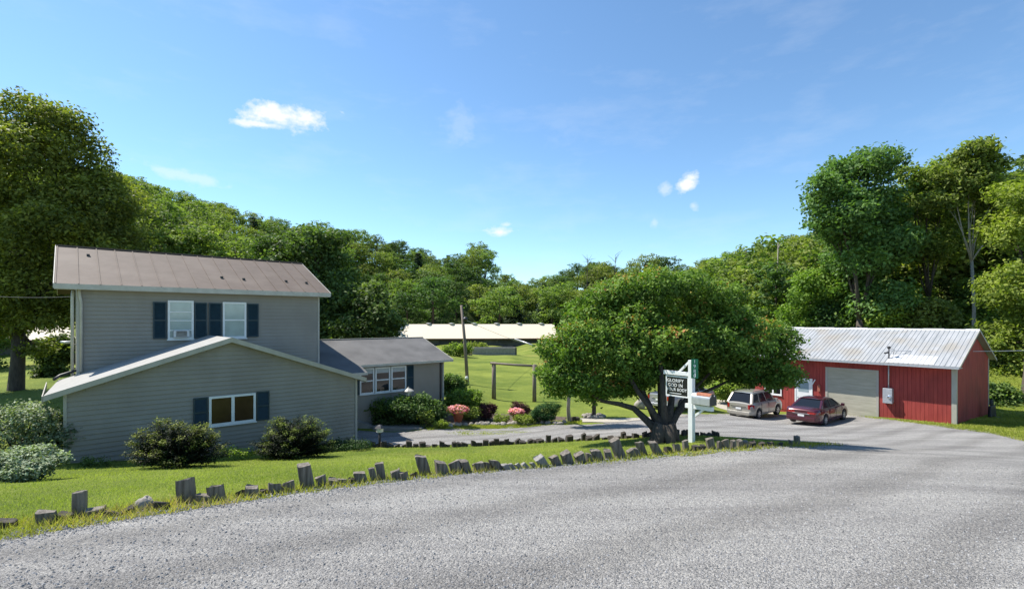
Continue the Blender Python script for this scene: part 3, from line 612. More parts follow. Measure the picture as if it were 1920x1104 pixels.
for xx in (-oL-.026, WU+oR+.001):
    fb.prism([(xx, -oF-.03, ef+.01), (xx, DU/2, RU+.015), (xx, DU+oF, ef+.01), (xx, DU+oF, ef-.13), (xx, DU/2, RU-.13), (xx, -oF-.03, ef-.16)], (.025, 0, 0))
fb.build('fascia', M['gutter'], uro)
for t_, q in ((.35, .75), (4.75, .32), (5.6, .30), (7.4, .30), (8.3, .28)):
    zz = ef+(RU-ef)*q; yy = -oF+(DU/2+oF)*q
    v = MB(); v.box(t_-.05, t_+.05, yy-.06, yy+.06, zz-.04, zz+.07); v.build('snow_guard', M['darkmetal'], uro)
MB().box(WU-.05, WU+.03, -.047, .05, -.2, EU).build('corner_board', M['trim'], house_main); MB().box(-.03, .07, -.05, .05, -.2, EU).build('corner_board', M['trim'], house_main)
dn = MB(); dn.tube([(.05, -.10, EU+.02), (.06, -.12, EU-.2), (.10, -.09, EU-.45), (.10, -.09, ztop(LX0)+.3)], .045, 8); dn.tube([(-.12, .1, EU-.02), (-.14, .05, EU-.3), (-.14, .05, 3.1)], .05, 8); dn.build('downspout', M['gutter'], house)
ant = MB(); ant.lathe([(.02, 0), (.16, .02), (.2, .08), (.17, .1)], 14, (-.28, .35, 4.35)); ant.tube([(-.28, .35, 4.4), (0, .3, 4.3)], .02); ant.build('yard_light', M['mailgrey'], house)

def window(parent, x0, x1, z0, z1, y, kind, name='window'):
    fr = MB(); w = .075
    for a in ((x0, x1, z1-w, z1), (x0, x1, z0, z0+w), (x0, x0+w, z0+w, z1-w), (x1-w, x1, z0+w, z1-w)): fr.box(a[0], a[1], y-.05, y+.0, a[2], a[3])
    if kind == 'hung': zm = (z0+z1)/2; fr.box(x0+w, x1-w, y-.042, y, zm-.03, zm+.03)
    if kind == 'storm':
        for q in (.30, .52, .77): zm = z1-(z1-z0)*q; fr.box(x0+w, x1-w, y-.042, y, zm-.018, zm+.018)
    if kind == 'slider': xm = (x0+x1)/2; fr.box(xm-.05, xm+.05, y-.046, y, z0+w, z1-w)
    fr.box(x0-.03, x1+.03, y-.075, y-.001, z0-.045, z0-.003)
    f = fr.build(name, M['white'], parent)
    return f
def pane(f, x0, x1, z0, z1, y, mat): MB().box(x0, x1, y-.022, y-.004, z0, z1).build('pane', M[mat], f)
def shutter(parent, x0, x1, z0, z1, y):
    m = MB(); w = .045
    for a in ((x0, x0+w, z0, z1), (x1-w, x1, z0, z1), (x0+w, x1-w, z0, z0+w), (x0+w, x1-w, z1-w, z1), (x0+w, x1-w, (z0+z1)/2-.03, (z0+z1)/2+.03)): m.box(a[0], a[1], y-.05, y-.001, a[2], a[3])
    z = z0+w
    while z < z1-w-.02: m.add([(x0+w, y-.018, z+.04), (x1-w, y-.018, z+.04), (x1-w, y-.042, z), (x0+w, y-.042, z)], [(0, 3, 2, 1)]); z += .04
    m.box(x0+w, x1-w, y-.016, y-.002, z0+w, z1-w)
    m.build('shutter', M['shutter'], parent)
zt, zb_ = .71-HZ, -.73-HZ; yw = -.036
for a, b in ((286.5, 312), (364, 387.5), (391, 415), (462.5, 484)): shutter(house_main, fx(a), fx(b), zb_, zt, yw)
x0, x1 = fx(314), fx(362.5); f = window(house_main, x0, x1, zb_-.03, zt+.07, yw, 'storm'); pane(f, x0+.07, x1-.07, zb_+.04, zt, yw, 'blind')
ac = MB(); xm = (x0+x1)/2; ac.box(xm-.27, xm+.27, yw-.22, yw-.05, zb_+.05, zb_+.33); o = ac.build('window_air_conditioner', M['mailgrey'], f, bevel=.015)
g = MB(); g.box(xm-.18, xm+.18, yw-.228, yw-.221, zb_+.08, zb_+.30); g.build('vent_grille', M['stone'], f)
x0, x1 = fx(417), fx(461); f = window(house_main, x0, x1, zb_-.03, zt+.05, yw, 'hung'); pane(f, x0+.07, x1-.07, zb_+.04, zt, yw, 'blind')
# lower window
x0, x1 = fx(391, LD), fx(478.5, LD); z0_, z1_ = -3.70-HZ, -2.67-HZ
f = window(room_wall, x0, x1, z0_, z1_, LD-.036, 'slider'); pane(f, x0+.07, x1-.07, z0_+.07, z1_-.07, LD-.036, 'curtain')
shutter(room_wall, fx(362, LD), fx(389, LD), z0_, z1_, LD-.036); shutter(room_wall, fx(480.5, LD), fx(504, LD), z0_, z1_+.03, LD-.036)
# side wing
WD = .53; WX1 = 16.0; EW = -2.32-HZ; RW = -1.08-HZ; WB = 6.0
wg = MB(); wg.prism([(WX1, WD, Zb), (WX1, WD+WB, Zb), (WX1, WD+WB, EW+.05), (WX1, WD+WB/2, RW-.10), (WX1, WD, EW+.05)], (-(WX1-WU+.0), 0, 0))
wing = wg.build('wing_wall', M['siding'], house)
wr = MB(); ew = EW+.06; so = (RW-ew)/(WB/2+.32)
xs = fx(670, WD)
slab(wr, (xs, WD-.32, ew), (WX1+.42, WD-.32, ew), (WX1+.42, WD+WB/2, RW), (xs, WD+WB/2, RW), .08)
slab(wr, (WU+.03, WD-1.15, ew-so*.83), (xs, WD-1.15, ew-so*.83), (xs, WD+WB/2, RW), (WU+.03, WD+WB/2, RW), .08)
slab(wr, (WU+.03, WD+WB/2, RW), (WX1+.42, WD+WB/2, RW), (WX1+.42, WD+WB+.3, ew), (WU+.03, WD+WB+.3, ew), .08)
wro = wr.build('wing_roof', M['greyroof'], house)
g = MB(); g.box(xs+.01, WX1+.42, WD-.37, WD-.325, ew-.13, ew-.005); g.box(WU+.04, xs, WD-1.2, WD-1.155, ew-so*.83-.13, ew-so*.83-.005)
g.prism([(WX1+.421, WD-.36, ew+.01), (WX1+.421, WD+WB/2, RW+.012), (WX1+.421, WD+WB+.3, ew+.01), (WX1+.421, WD+WB+.3, ew-.13), (WX1+.421, WD+WB/2, RW-.13), (WX1+.421, WD-.36, ew-.13)], (.025, 0, 0))
g.box(WU+.04, WX1+.42, WD+WB/2-.07, WD+WB/2+.07, RW+.004, RW+.03)
g.build('fascia', M['gutter'], wro)
dn = MB(); dn.box(WX1-.13, WX1-.04, WD-.11, WD-.02, -.1, EW); dn.build('downspout', M['trim'], wing)
dn = MB(); dn.box(WX1-.26, WX1-.18, WD-.03, WD-.001, -.1, EW); dn.build('corner_board', M['blacktrim'], wing)
zT, zB = fz(689, fx(700, WD), WD), fz(737, fx(700, WD), WD)
for a, b in ((674, 701), (703, 731), (733, 761)):
    x0, x1 = fx(a, WD), fx(b, WD); f = window(wing, x0, x1, zB, zT, WD-.001, 'hung'); pane(f, x0+.07, x1-.07, zB+.07, (zT+zB)/2-.03, WD-.001, 'glass'); pane(f, x0+.07, x1-.07, (zT+zB)/2+.03, zT-.07, WD-.001, 'glass')
    MB().box(x0+.08, x1-.08, WD-.027, WD-.0235, zT-.30, zT-.08).build('blind', M['blind'], f)
shutter(wing, fx(762.5, WD), fx(775, WD), zB, zT, WD-.001); shutter(wing, fx(666, WD), fx(672.5, WD), zB, zT, WD-.001)
# concrete stoop beside the front room and the low step along the bed
sp_ = hit(683, 806); st = MB(); st.prism([(0, 0, -.3), (0, 0, .42), (1.0, 0, .02), (1.0, 0, -.3)], (0, 1.3, 0))
o = st.build('entry_ramp', M['concrete'], loc=sp_ + Vector((-.5, .2, 0))); o.rotation_euler[2] = .25; tag(o, 'small sloping concrete ramp beside the corner of the front room', 'ramp')
a = hit(698, 806); b = hit(792, 805); st = MB(); d = (b-a); yaw = math.atan2(d.y, d.x); st.box(0, d.xy.length, 0, .9, -.4, .16)
o = st.build('patio_step', M['concrete'], loc=(a.x, a.y, a.z), bevel=.02); o.rotation_euler[2] = yaw; tag(o, 'long low concrete step at the foot of the wing flower bed', 'step')

# ------------------------------------------------------------------ red garage
G0 = Vector((24.8, 28.0, 0)); GU = Vector((-.5975, .8019, 0)); GN = Vector((.8019, .5975, 0)); GZ = -6.4
def gx(px, d=0):
    r = (px-960)/F; return (r*(G0.y+GN.y*d)-(G0.x+GN.x*d))/(GU.x-r*GU.y)
def gzz(py, t): return (600-py)/F*(G0.y+GU.y*t) - GZ
# local frame: +x runs from the right front corner to the left, so mirror it: local x = -t
garage = thing('garage', 'red garage with corrugated tin roof, cream overhead door and white corner boards', 'garage', (G0.x, G0.y, GZ), math.atan2(-GU.y, -GU.x))
GL = 11.4; GD = 7.7; GE = -2.38-GZ; GR = -.62-GZ
X = lambda t: -t
gb = MB(); gb.prism([(-GL, .02, -.5), (-GL, GD-.02, -.5), (-GL, GD-.02, GE), (-GL, GD/2, GR-.1), (-GL, .02, GE)], (GL-.02, 0, 0))
x = -GL; rn = random.Random(3)
dr0, dr1 = X(gx(1552)), X(gx(1643)); dz = gzz(694, gx(1600))
def roofz(y): return GE+.02 + (GR-.1-GE)*(1-abs(y-GD/2)/(GD/2))
while x < -.02:
    w_ = min(.198, -x-.0)
    if w_ > .03:
        zb = .0
        if x+w_ > dr0 and x < dr1: zb = dz-.03
        gb.box(x+.005, x+w_-.005, -.004+rn.uniform(0, .003), .03, zb if zb else .1, GE)
    x += .2
y = 0
while y < GD-.05:
    z_ = min(roofz(y+.005), roofz(y+.193)); gb.box(-.03, .004-rn.uniform(0, .003), y+.005, y+.193, .1, z_-.02); y += .198
gwall = gb.build('wall', M['red'], garage)
gr = MB(); ovf = .66; ovs = .28; sg = (GR-GE)/(GD/2); zf = GE-sg*ovf+.12; 
slab(gr, (-GL-ovs, -ovf, zf), (ovs, -ovf, zf), (ovs, GD/2, GR+.03), (-GL-ovs, GD/2, GR+.03), .05)
slab(gr, (-GL-ovs, GD/2, GR+.03), (ovs, GD/2, GR+.03), (ovs, GD+ovf, zf), (-GL-ovs, GD+ovf, zf), .05)
x = -GL-ovs
while x < ovs:
    for (ya, za, yb, zb) in ((-ovf, zf, GD/2, GR+.03), (GD+ovf, zf, GD/2, GR+.03)):
        a = Vector((x, ya, za+.003)); b = Vector((x, yb, zb+.003))
        gr.prism([a, a+Vector((.06, 0, 0)), a+Vector((.045, 0, .022)), a+Vector((.015, 0, .022))], b-a)
    x += .235
groof = gr.build('roof', M['tinroof'], garage)
rc = MB(); x = -GL-ovs
while x < ovs-.1:
    x2 = min(x+1.05, ovs+.01); rc.prism([(x, GD/2-.16, GR-.035), (x, GD/2, GR+.065+.02*((int(x*3)) % 2)), (x, GD/2+.16, GR-.035)], (x2-x, 0, 0)); x = x2-.02
rc.build('ridge_cap', M['whitetin'], groof)
gt = MB(); gt.box(-GL-ovs, ovs, -ovf-.09, -ovf-.001, zf-.13, zf-.02); gt.box(-GL-ovs, ovs, -ovf-.03, .0, zf-.11, zf-.075); gt.build('gutter', M['mailgrey'], groof)
vb = MB()
for yy, z0, y1, z1 in ((-ovf, zf, GD/2, GR+.03), (GD+ovf, zf, GD/2, GR+.03)): vb.prism([(ovs, yy, z0+.02), (ovs, y1, z1+.03), (ovs, y1, z1-.1), (ovs, yy, z0-.11)], (.03, 0, 0))
vb.build('verge_board', M['trim'], groof)
q0, q1 = X(gx(1757)), X(gx(1668)); pa = MB(); qq = .03
pa.prism([(min(q0, q1), -ovf+.05, zf+.035), (max(q0, q1), -ovf+.05, zf+.035), (max(q0, q1), -ovf+1.05, zf+.035+sg*.93), (min(q0, q1), -ovf+1.05, zf+.035+sg*.93)], (0, 0, .01)); pa.build('roof_patch', M['whitetin'], groof)
cb = MB(); cb.prism([(-.19, -.035, .1), (.035, -.035, .1), (.035, .16, .1), (.006, .16, .1), (.006, -.006, .1), (-.19, -.006, .1)], (0, 0, GE-.2)); cb.build('corner_board', M['trim'], gwall); MB().box(-.02, .03, GD-.1, GD+.03, .1, GE-.1).build('corner_board', M['trim'], gwall)
# overhead door
da, db = min(dr0, dr1), max(dr0, dr1)
od = MB(); nz = 5
for i in range(nz): od.box(da, db, -.006, .017, .12+i*(dz-.12)/nz+.006, .12+(i+1)*(dz-.12)/nz-.006)
od.box(da, db, .004, .016, .1, dz)
odo = od.build('overhead_door', M['overdoor'], garage)
df = MB(); df.box(da-.13, da, -.03, .06, .1, dz); df.box(db, db+.13, -.03, .06, .1, dz); df.box(da-.13, db+.13, -.03, .06, dz, dz+.10); df.build('door_frame', M['trim'], odo)
ap = MB(); ap.box(da-.1, db+.3, -.9, -.01, -.2, .42); 
# white side door
e0, e1 = sorted((X(gx(1493)), X(gx(1521)))); ez = gzz(711, gx(1507)); eb = -6.35-GZ+.0
dd = MB(); dd.box(e0, e1, -.02, .0, .05, ez)
sd_ = dd.build('side_door', M['white'], garage)
dd = MB(); dd.box(e0-.09, e0, -.04, .0, .05, ez); dd.box(e1, e1+.09, -.04, .0, .05, ez); dd.box(e0-.09, e1+.09, -.04, .0, ez, ez+.09); dd.build('door_frame', M['white'], sd_)
dd = MB(); dd.box(e0+.15, e1-.15, -.027, -.021, ez-.85, ez-.2); dd.build('door_pane', M['blind'], sd_); MB().lathe([(.0, 0), (.03, .01), (.03, .05), (0, .06)], 8, (e0+.1, -.08, 1.1), 'y').build('door_knob', M['chrome'], sd_)
# window on the left part
w0, w1 = sorted((X(gx(1434)), X(gx(1466)))); wz1, wz0 = gzz(716, gx(1450)), gzz(739, gx(1450))
f = window(gwall, w0, w1, wz0, wz1, -.008, 'slider'); pane(f, w0+.07, w1-.07, wz0+.07, wz1-.07, -.008, 'glass')
# meter box, conduit, service mast
m0, m1 = sorted((X(gx(1658)), X(gx(1676)))); mz1, mz0 = gzz(727, gx(1666)), gzz(755, gx(1666))
eb_ = MB(); eb_.box(m0, m1, -.30, -.01, mz0, mz1); ebx = eb_.build('electric_box', M['mailgrey'], garage, bevel=.02)
MB().lathe([(.09, -.36), (.10, -.35), (.10, -.301)], 14, ((m0+m1)/2+.1, 0, (mz0+mz1)/2-.05), 'y').build('meter_dial', M['chrome'], ebx)
MB().tube([(m0+.25, -.1, mz1), (m0+.25, -.1, GE-.15)], .035).build('conduit', M['mailgrey'], ebx)
mx_ = X(gx(1668)); mb = MB(); zr = zf+.1; mb.tube([(mx_, -.12, zr), (mx_, -.12, zr+.75)], .035); mb.lathe([(.05, 0), (.10, .06), (.10, .12), (.04, .16)], 10, (mx_, -.12, zr+.72)); mb.rock((mx_-.05, -.15, zr+.05), (.15, .12, .06), 2); mb.tube([(mx_-.02, -.14, zr+.5), (mx_-.22, -.2, zr+.45)], .05); mb.tube([(mx_+.02, -.14, zr+.75), (mx_+.3, -.2, zr+.7), (mx_+.22, -.18, zr+.35)], .012, 5)
mb.build('service_mast', M['blacktrim'], groof)
# small red lantern/bell thing by the door
hx = X(gx(1536.5)); hz = gzz(728, gx(1536)); mb = MB(); mb.box(hx-.08, hx+.08, -.14, -.006, hz-.18, hz+.16); mb.lathe([(.11, 0), (.02, .12)], 10, (hx, -.08, hz+.16)); mb.build('wall_lantern', M['terracotta'], gwall)
hx = X(gx(1526)); hz = gzz(716, gx(1526)); mb = MB(); mb.box(-.03, .03, -.05, -.006, -.2, .2, Matrix.Translation((hx, 0, hz)) @ Matrix.Rotation(R(28), 4, 'Y')); mb.build('broken_trim_piece', M['white'], gwall)
# fallen bits against the gable
pp = G0 + GN*5.6 - GU*.6; p = Vector((pp.x, pp.y, gz(pp.x, pp.y))); t_ = thing('wheelbarrow', 'dark upturned wheelbarrow leaning against the shaded garage gable', 'wheelbarrow', p, .4)
mb = MB(); mb.prism([(-.35, 0, .1), (.35, 0, .1), (.28, 0, .8), (-.28, 0, .75)], (0, .16, 0)); mb.build('tray', M['blacktrim'], t_, bevel=.04)
MB().lathe([(.17, -.04), (.2, -.02), (.2, .02), (.17, .04)], 16, (-.1, .06, .95), 'y').build('wheel', M['rubber'], t_)
mb = MB(); mb.tube([(-.2, .08, .9), (-.25, .0, .1), (-.4, -.3, .03)], .02, 6); mb.tube([(.05, .08, .9), (.2, .0, .1), (.3, -.3, .03)], .02, 6); mb.build('handle', M['polewood'], t_)

def wire(a, b, sag, label, name='overhead_wire', r=.012):
    a = Vector(a); b = Vector(b); pts = [a.lerp(b, i/16) - Vector((0, 0, sag*4*(i/16)*(1-i/16))) for i in range(17)]
    o = MB().tube([p-a for p in pts], r, 5).build(name, M['mailgrey'] if r > .013 else M['darkmetal'], loc=a); return tag(o, label, 'wire')
mastw = G0 + GU*gx(1668) - GN*.12 + Vector((0, 0, GZ+zr+.62))
wire(mastw, P(2050, 652, 30), .12, 'thin service wire running right from the mast on the garage roof', r=.018)

# ------------------------------------------------------------------ long barns behind
def barn(name, label, a, b, depth, eave, ridge, base, nv, hipr=0):
    a = Vector(a); b = Vector(b); L_ = (b-a).length; t = thing(name, label, 'barn', (a.x, a.y, base), math.atan2(b.y-a.y, b.x-a.x))
    e = eave-base; r_ = ridge-base
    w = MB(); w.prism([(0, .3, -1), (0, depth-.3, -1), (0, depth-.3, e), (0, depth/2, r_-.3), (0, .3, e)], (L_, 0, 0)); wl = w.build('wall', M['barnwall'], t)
    rf = MB(); slab(rf, (-.6, -.5, e), (L_+.6, -.5, e), (L_+.6-hipr, depth/2, r_), (-.6, depth/2, r_), .15); slab(rf, (-.6, depth/2, r_), (L_+.6-hipr, depth/2, r_), (L_+.6, depth+.5, e), (-.6, depth+.5, e), .15)
    ro = rf.build('roof', M['barnroof'], t)
    MB().box(-.6, L_+.6, -.56, -.51, e-.4, e-.02).build('fascia', M['rust'], ro)
    for i in range(nv):
        x = L_*(i+.5)/nv; v = MB(); v.lathe([(.5, 0), (.5, .2), (.85, .26), (.85, .38), (.2, .5)], 12, (x, depth/2, r_-.1)); v.build('roof_vent', M['whitetin'], ro)
    o = MB()
    for i in range(int(L_/9)): o.box(i*9+2, i*9+6.5, .22, .28, e-1.3, e-.45)
    o.build('side_opening', M['blacktrim'], wl)
    return t, wl
b1 = P(640, 640, 150); b2 = P(1043, 640, 156)
barn('poultry_barn', 'long low barn with bright cream metal roof and a row of round ridge vents', (b1.x, b1.y, 0), (b2.x, b2.y, 0), 15, -5.6, -1.3, -8.0, 9)
b1 = P(-60, 640, 50); b2 = P(128, 640, 56)
barn('white_roofed_shed', 'white-roofed shed glimpsed through the trunks of the left trees', (b1.x, b1.y, 0), (b2.x, b2.y, 0), 9, -2.1, -.35, -4.2, 3)
mb = MB(); mb.tube([P(965, 635, 146), P(1008, 650, 140)], .18, 6); o = mb.build('feed_auger', M['mailgrey'], shift=-P(1008, 650, 140), loc=P(1008, 650, 140)); tag(o, 'slanted grey feed auger tube leaning on the long barn wall', 'auger')
# bunker wall with hay and end board
a = hit(884, 664); b = P(966, 660.5, a.y*1.02); t_ = thing('bunker_wall', 'low grey concrete bunker wall in the field with weeds behind it', 'wall', a, math.atan2(b.y-a.y, b.x-a.x)); L_ = (b-a).length
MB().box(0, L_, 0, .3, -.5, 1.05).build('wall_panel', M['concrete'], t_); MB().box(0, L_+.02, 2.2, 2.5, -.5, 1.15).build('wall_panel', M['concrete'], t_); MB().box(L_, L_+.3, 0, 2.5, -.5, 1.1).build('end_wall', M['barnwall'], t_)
o = MB().box(-.6, .6, -.1, .05, -.1, 1.15).build('patchy_board', M['yellowboard'], loc=hit(879, 666)); tag(o, 'tan patchy board standing at the left end of the bunker wall', 'board')

# ------------------------------------------------------------------ poles, posts
pb = hit(877, 720); ptop = P(865, 572, pb.y+.6); t_ = thing('utility_pole', 'slim leaning wooden utility pole with yard lamp beyond the wing', 'utility pole', pb)
mb = MB(); mb.tube([Vector((0, 0, -.3)), (ptop-pb)*.5+Vector((.05, 0, 0)), ptop-pb], [.16, .14, .11], 10); mb.build('pole', M['polewood'], t_)
hd = P(872.5, 598, pb.y+.2)-pb; q = (ptop-pb)*.83
mb = MB(); mb.tube([q, hd+Vector((0, 0, .15))], .03, 6); mb.build('lamp_arm', M['mailgrey'], t_); MB().lathe([(.08, .2), (.2, .05), (.22, -.05), (.12, -.2)], 12, hd).build('lamp_head', M['darkmetal'], t_)
MB().lathe([(.1, 0), (.13, .05), (.13, .22), (.1, .26)], 10, (P(875, 711, pb.y-.25)-pb)).build('insulator', M['white'], t_)
wire(pb+q, P(1010, 650, 80), .3, 'cable dropping right from the utility pole across the barn roof', r=.02)
wire(P(-60, 551, 26), P(140, 556, 20), .1, 'dark cable running left from the house wall into the trees')
a = hit(926, 748); b = hit(1002, 753); t_ = thing('hitching_frame', 'two brown posts joined by a pole rail on the green field', 'post frame', a)
ha = (748-679)/F*a.y; hb = (753-683)/F*b.y
MB().tube([(0, 0, -.2), (0, 0, ha)], [.17, .15], 10).build('post', M['polewood'], t_); d = b-a; MB().tube([d-Vector((0, 0, .2)), d+Vector((0, 0, hb))], [.15, .13], 10).build('post', M['polewood'], t_)
MB().tube([(-.25, -.05, ha-.06), (d.x*.5, d.y*.5, ha*.5+hb*.5+d.z*.5-.12), (d.x+.2, d.y, d.z+hb-.12)], .085, 8).build('rail', M['polewood'], t_)

# ------------------------------------------------------------------ mailbox post with sign
mp_ = Vector((4.80, 13.4, 0)); mp_.z = gz(4.8, 13.4); t_ = thing('mailbox_post', 'white mailbox post with hanging black scripture sign and green house number', 'mailbox', mp_, math.atan2(-.8, .6))
topz = P(0, 675, 13.4).z - mp_.z                       # local x: towards the mailbox (right, nearer), -y: the lit face
MB().box(-.065, .065, -.065, .065, -.2, topz).build('post', M['white'], t_, bevel=.006)
zs = P(0, 702, 13.4).z - mp_.z
MB().box(-.86, -.066, -.045, .045, zs-.05, zs+.055).build('sign_arm', M['white'], t_, bevel=.004)
a = Vector((-.36, 0, zs+.05)); b = Vector((-.05, 0, zs+.36)); mb = MB(); d = (b-a).normalized()*.0; mb.prism([(-.40, -.03, zs+.056), (-.33, -.03, zs+.056), (-.066, -.03, zs+.30), (-.066, -.03, zs+.37)], (0, .06, 0)); mb.build('brace', M['white'], t_)
MB().box(.066, .14, -.04, .04, zs-.05, zs+.05).build('arm_stub', M['white'], t_)
s0, s1 = -.80, -.075; q0, q1 = P(0, 746, 13.5).z-mp_.z, zs-.075
fr = MB(); w = .035
for bx_ in ((s0, s1, q0, q0+w), (s0, s1, q1-w, q1), (s0, s0+w, q0+w, q1-w), (s1-w, s1, q0+w, q1-w)): fr.box(bx_[0], bx_[1], -.022, .022, bx_[2], bx_[3])
sg_ = MB().box(s0+w, s1-w, -.012, .012, q0+w, q1-w).build('sign_panel', M['signblack'], t_); fr.build('sign_frame', M['white'], sg_)
def text(body, size, loc, parent, mat, rot=(R(90), 0, 0), sx=1.0, name='lettering'):
    cu = bpy.data.curves.new(name, 'FONT'); cu.body = body; cu.size = size; cu.extrude = .002; cu.align_x = 'CENTER'; cu.align_y = 'CENTER'; cu.offset = size*.008; cu.space_character = 1.08
    o = bpy.data.objects.new(name, cu); C.objects.link(o); bpy.context.view_layer.update()
    me = bpy.data.meshes.new_from_object(o); C.objects.unlink(o); bpy.data.objects.remove(o); me.materials.clear(); me.materials.append(mat); me.name = name
    n = link_mesh(name, me, parent, loc); n.rotation_euler = rot; n.scale = (sx, 1, 1); return n
cx = (s0+s1)/2-.03; hh = q1-q0
text('GLORIFY', .125, (cx-.03, -.0145, q1-hh*.24), sg_, M['white']); text('GOD IN', .125, (cx-.03, -.0145, q1-hh*.46), sg_, M['white']); text('YOUR BODY', .115, (cx+.01, -.0145, q1-hh*.67), sg_, M['white'], sx=.92)
MB().box(cx-.22, cx+.16, -.015, -.0125, q0+hh*.14, q0+hh*.17).build('underline', M['white'], sg_)
MB().box(-.17, .62, -.05, .05, P(0, 765, 13.4).z-mp_.z, P(0, 757, 13.4).z-mp_.z).build('shelf_arm', M['white'], t_, bevel=.004)
mzb = P(0, 757, 13.2).z-mp_.z
mb = MB(); mb.prism([(.12, -.03, mzb-.36), (.12, -.03, mzb-.28), (.40, -.03, mzb-.085), (.46, -.03, mzb-.085)], (0, .06, 0)); mb.build('brace', M['white'], t_)
# mailbox: tunnel-shaped box, rusty top, door
mb = MB(); n = 12; w2, hgt = .14, .30
prof = [(-w2, 0), (-w2, hgt*.55)] + [(-w2*math.cos(math.pi*i/n), hgt*.55+w2*.9*math.sin(math.pi*i/n)) for i in range(1, n)] + [(w2, hgt*.55), (w2, 0)]
mb.prism([(.09, y, mzb+z+.005) for y, z in prof], (.52, 0, 0)); bx = mb.build('mailbox_body', M['mailgrey'], t_)
mb = MB(); pr = [(-(w2+.004)*math.cos(math.pi*i/n), hgt*.56+(w2*.9+.006)*math.sin(math.pi*i/n)) for i in range(2, n-1)]
vs = [(x_, y, mzb+z+.006) for x_ in (.20, .61) for y, z in pr]; k = len(pr); mb.add(vs, [(i, i+1, k+i+1, k+i) for i in range(k-1)], True); mb.build('rusty_top', M['rustred'], bx)
mb = MB(); mb.prism([(.615, y*1.05, mzb+z*1.03+.0) for y, z in prof], (.022, 0, 0)); mb.build('mailbox_door', M['darkmetal'], bx)
MB().box(.639, .66, -.02, .02, mzb+.24, mzb+.28).build('door_latch', M['chrome'], bx)
# green number plate standing on edge at the post's shaded side
nz1, nz0 = P(0, 673, 13.3).z-mp_.z, P(0, 709, 13.3).z-mp_.z
pl = MB().box(-.0025, .0025, -.004, .175, nz0, nz1); npl = pl.build('number_plate', M['signgreen'], t_, bevel=.002); npl.location = (.045, -.085, 0); npl.rotation_euler = (0, 0, R(-56))
for i, ch in enumerate('1980'): text(ch, .125, (.0045, .085, nz1-(nz1-nz0)*(i+.5)/4), npl, M['white'], rot=(R(90), 0, R(90)))

# dark post behind the maple trunk
p = hit(1223, 814); o = MB().box(-.06, .06, -.06, .06, -.1, 25*p.y/F).build('wooden_post', M['rust'], loc=p); tag(o, 'dark brown square post standing just behind the maple trunk', 'post')

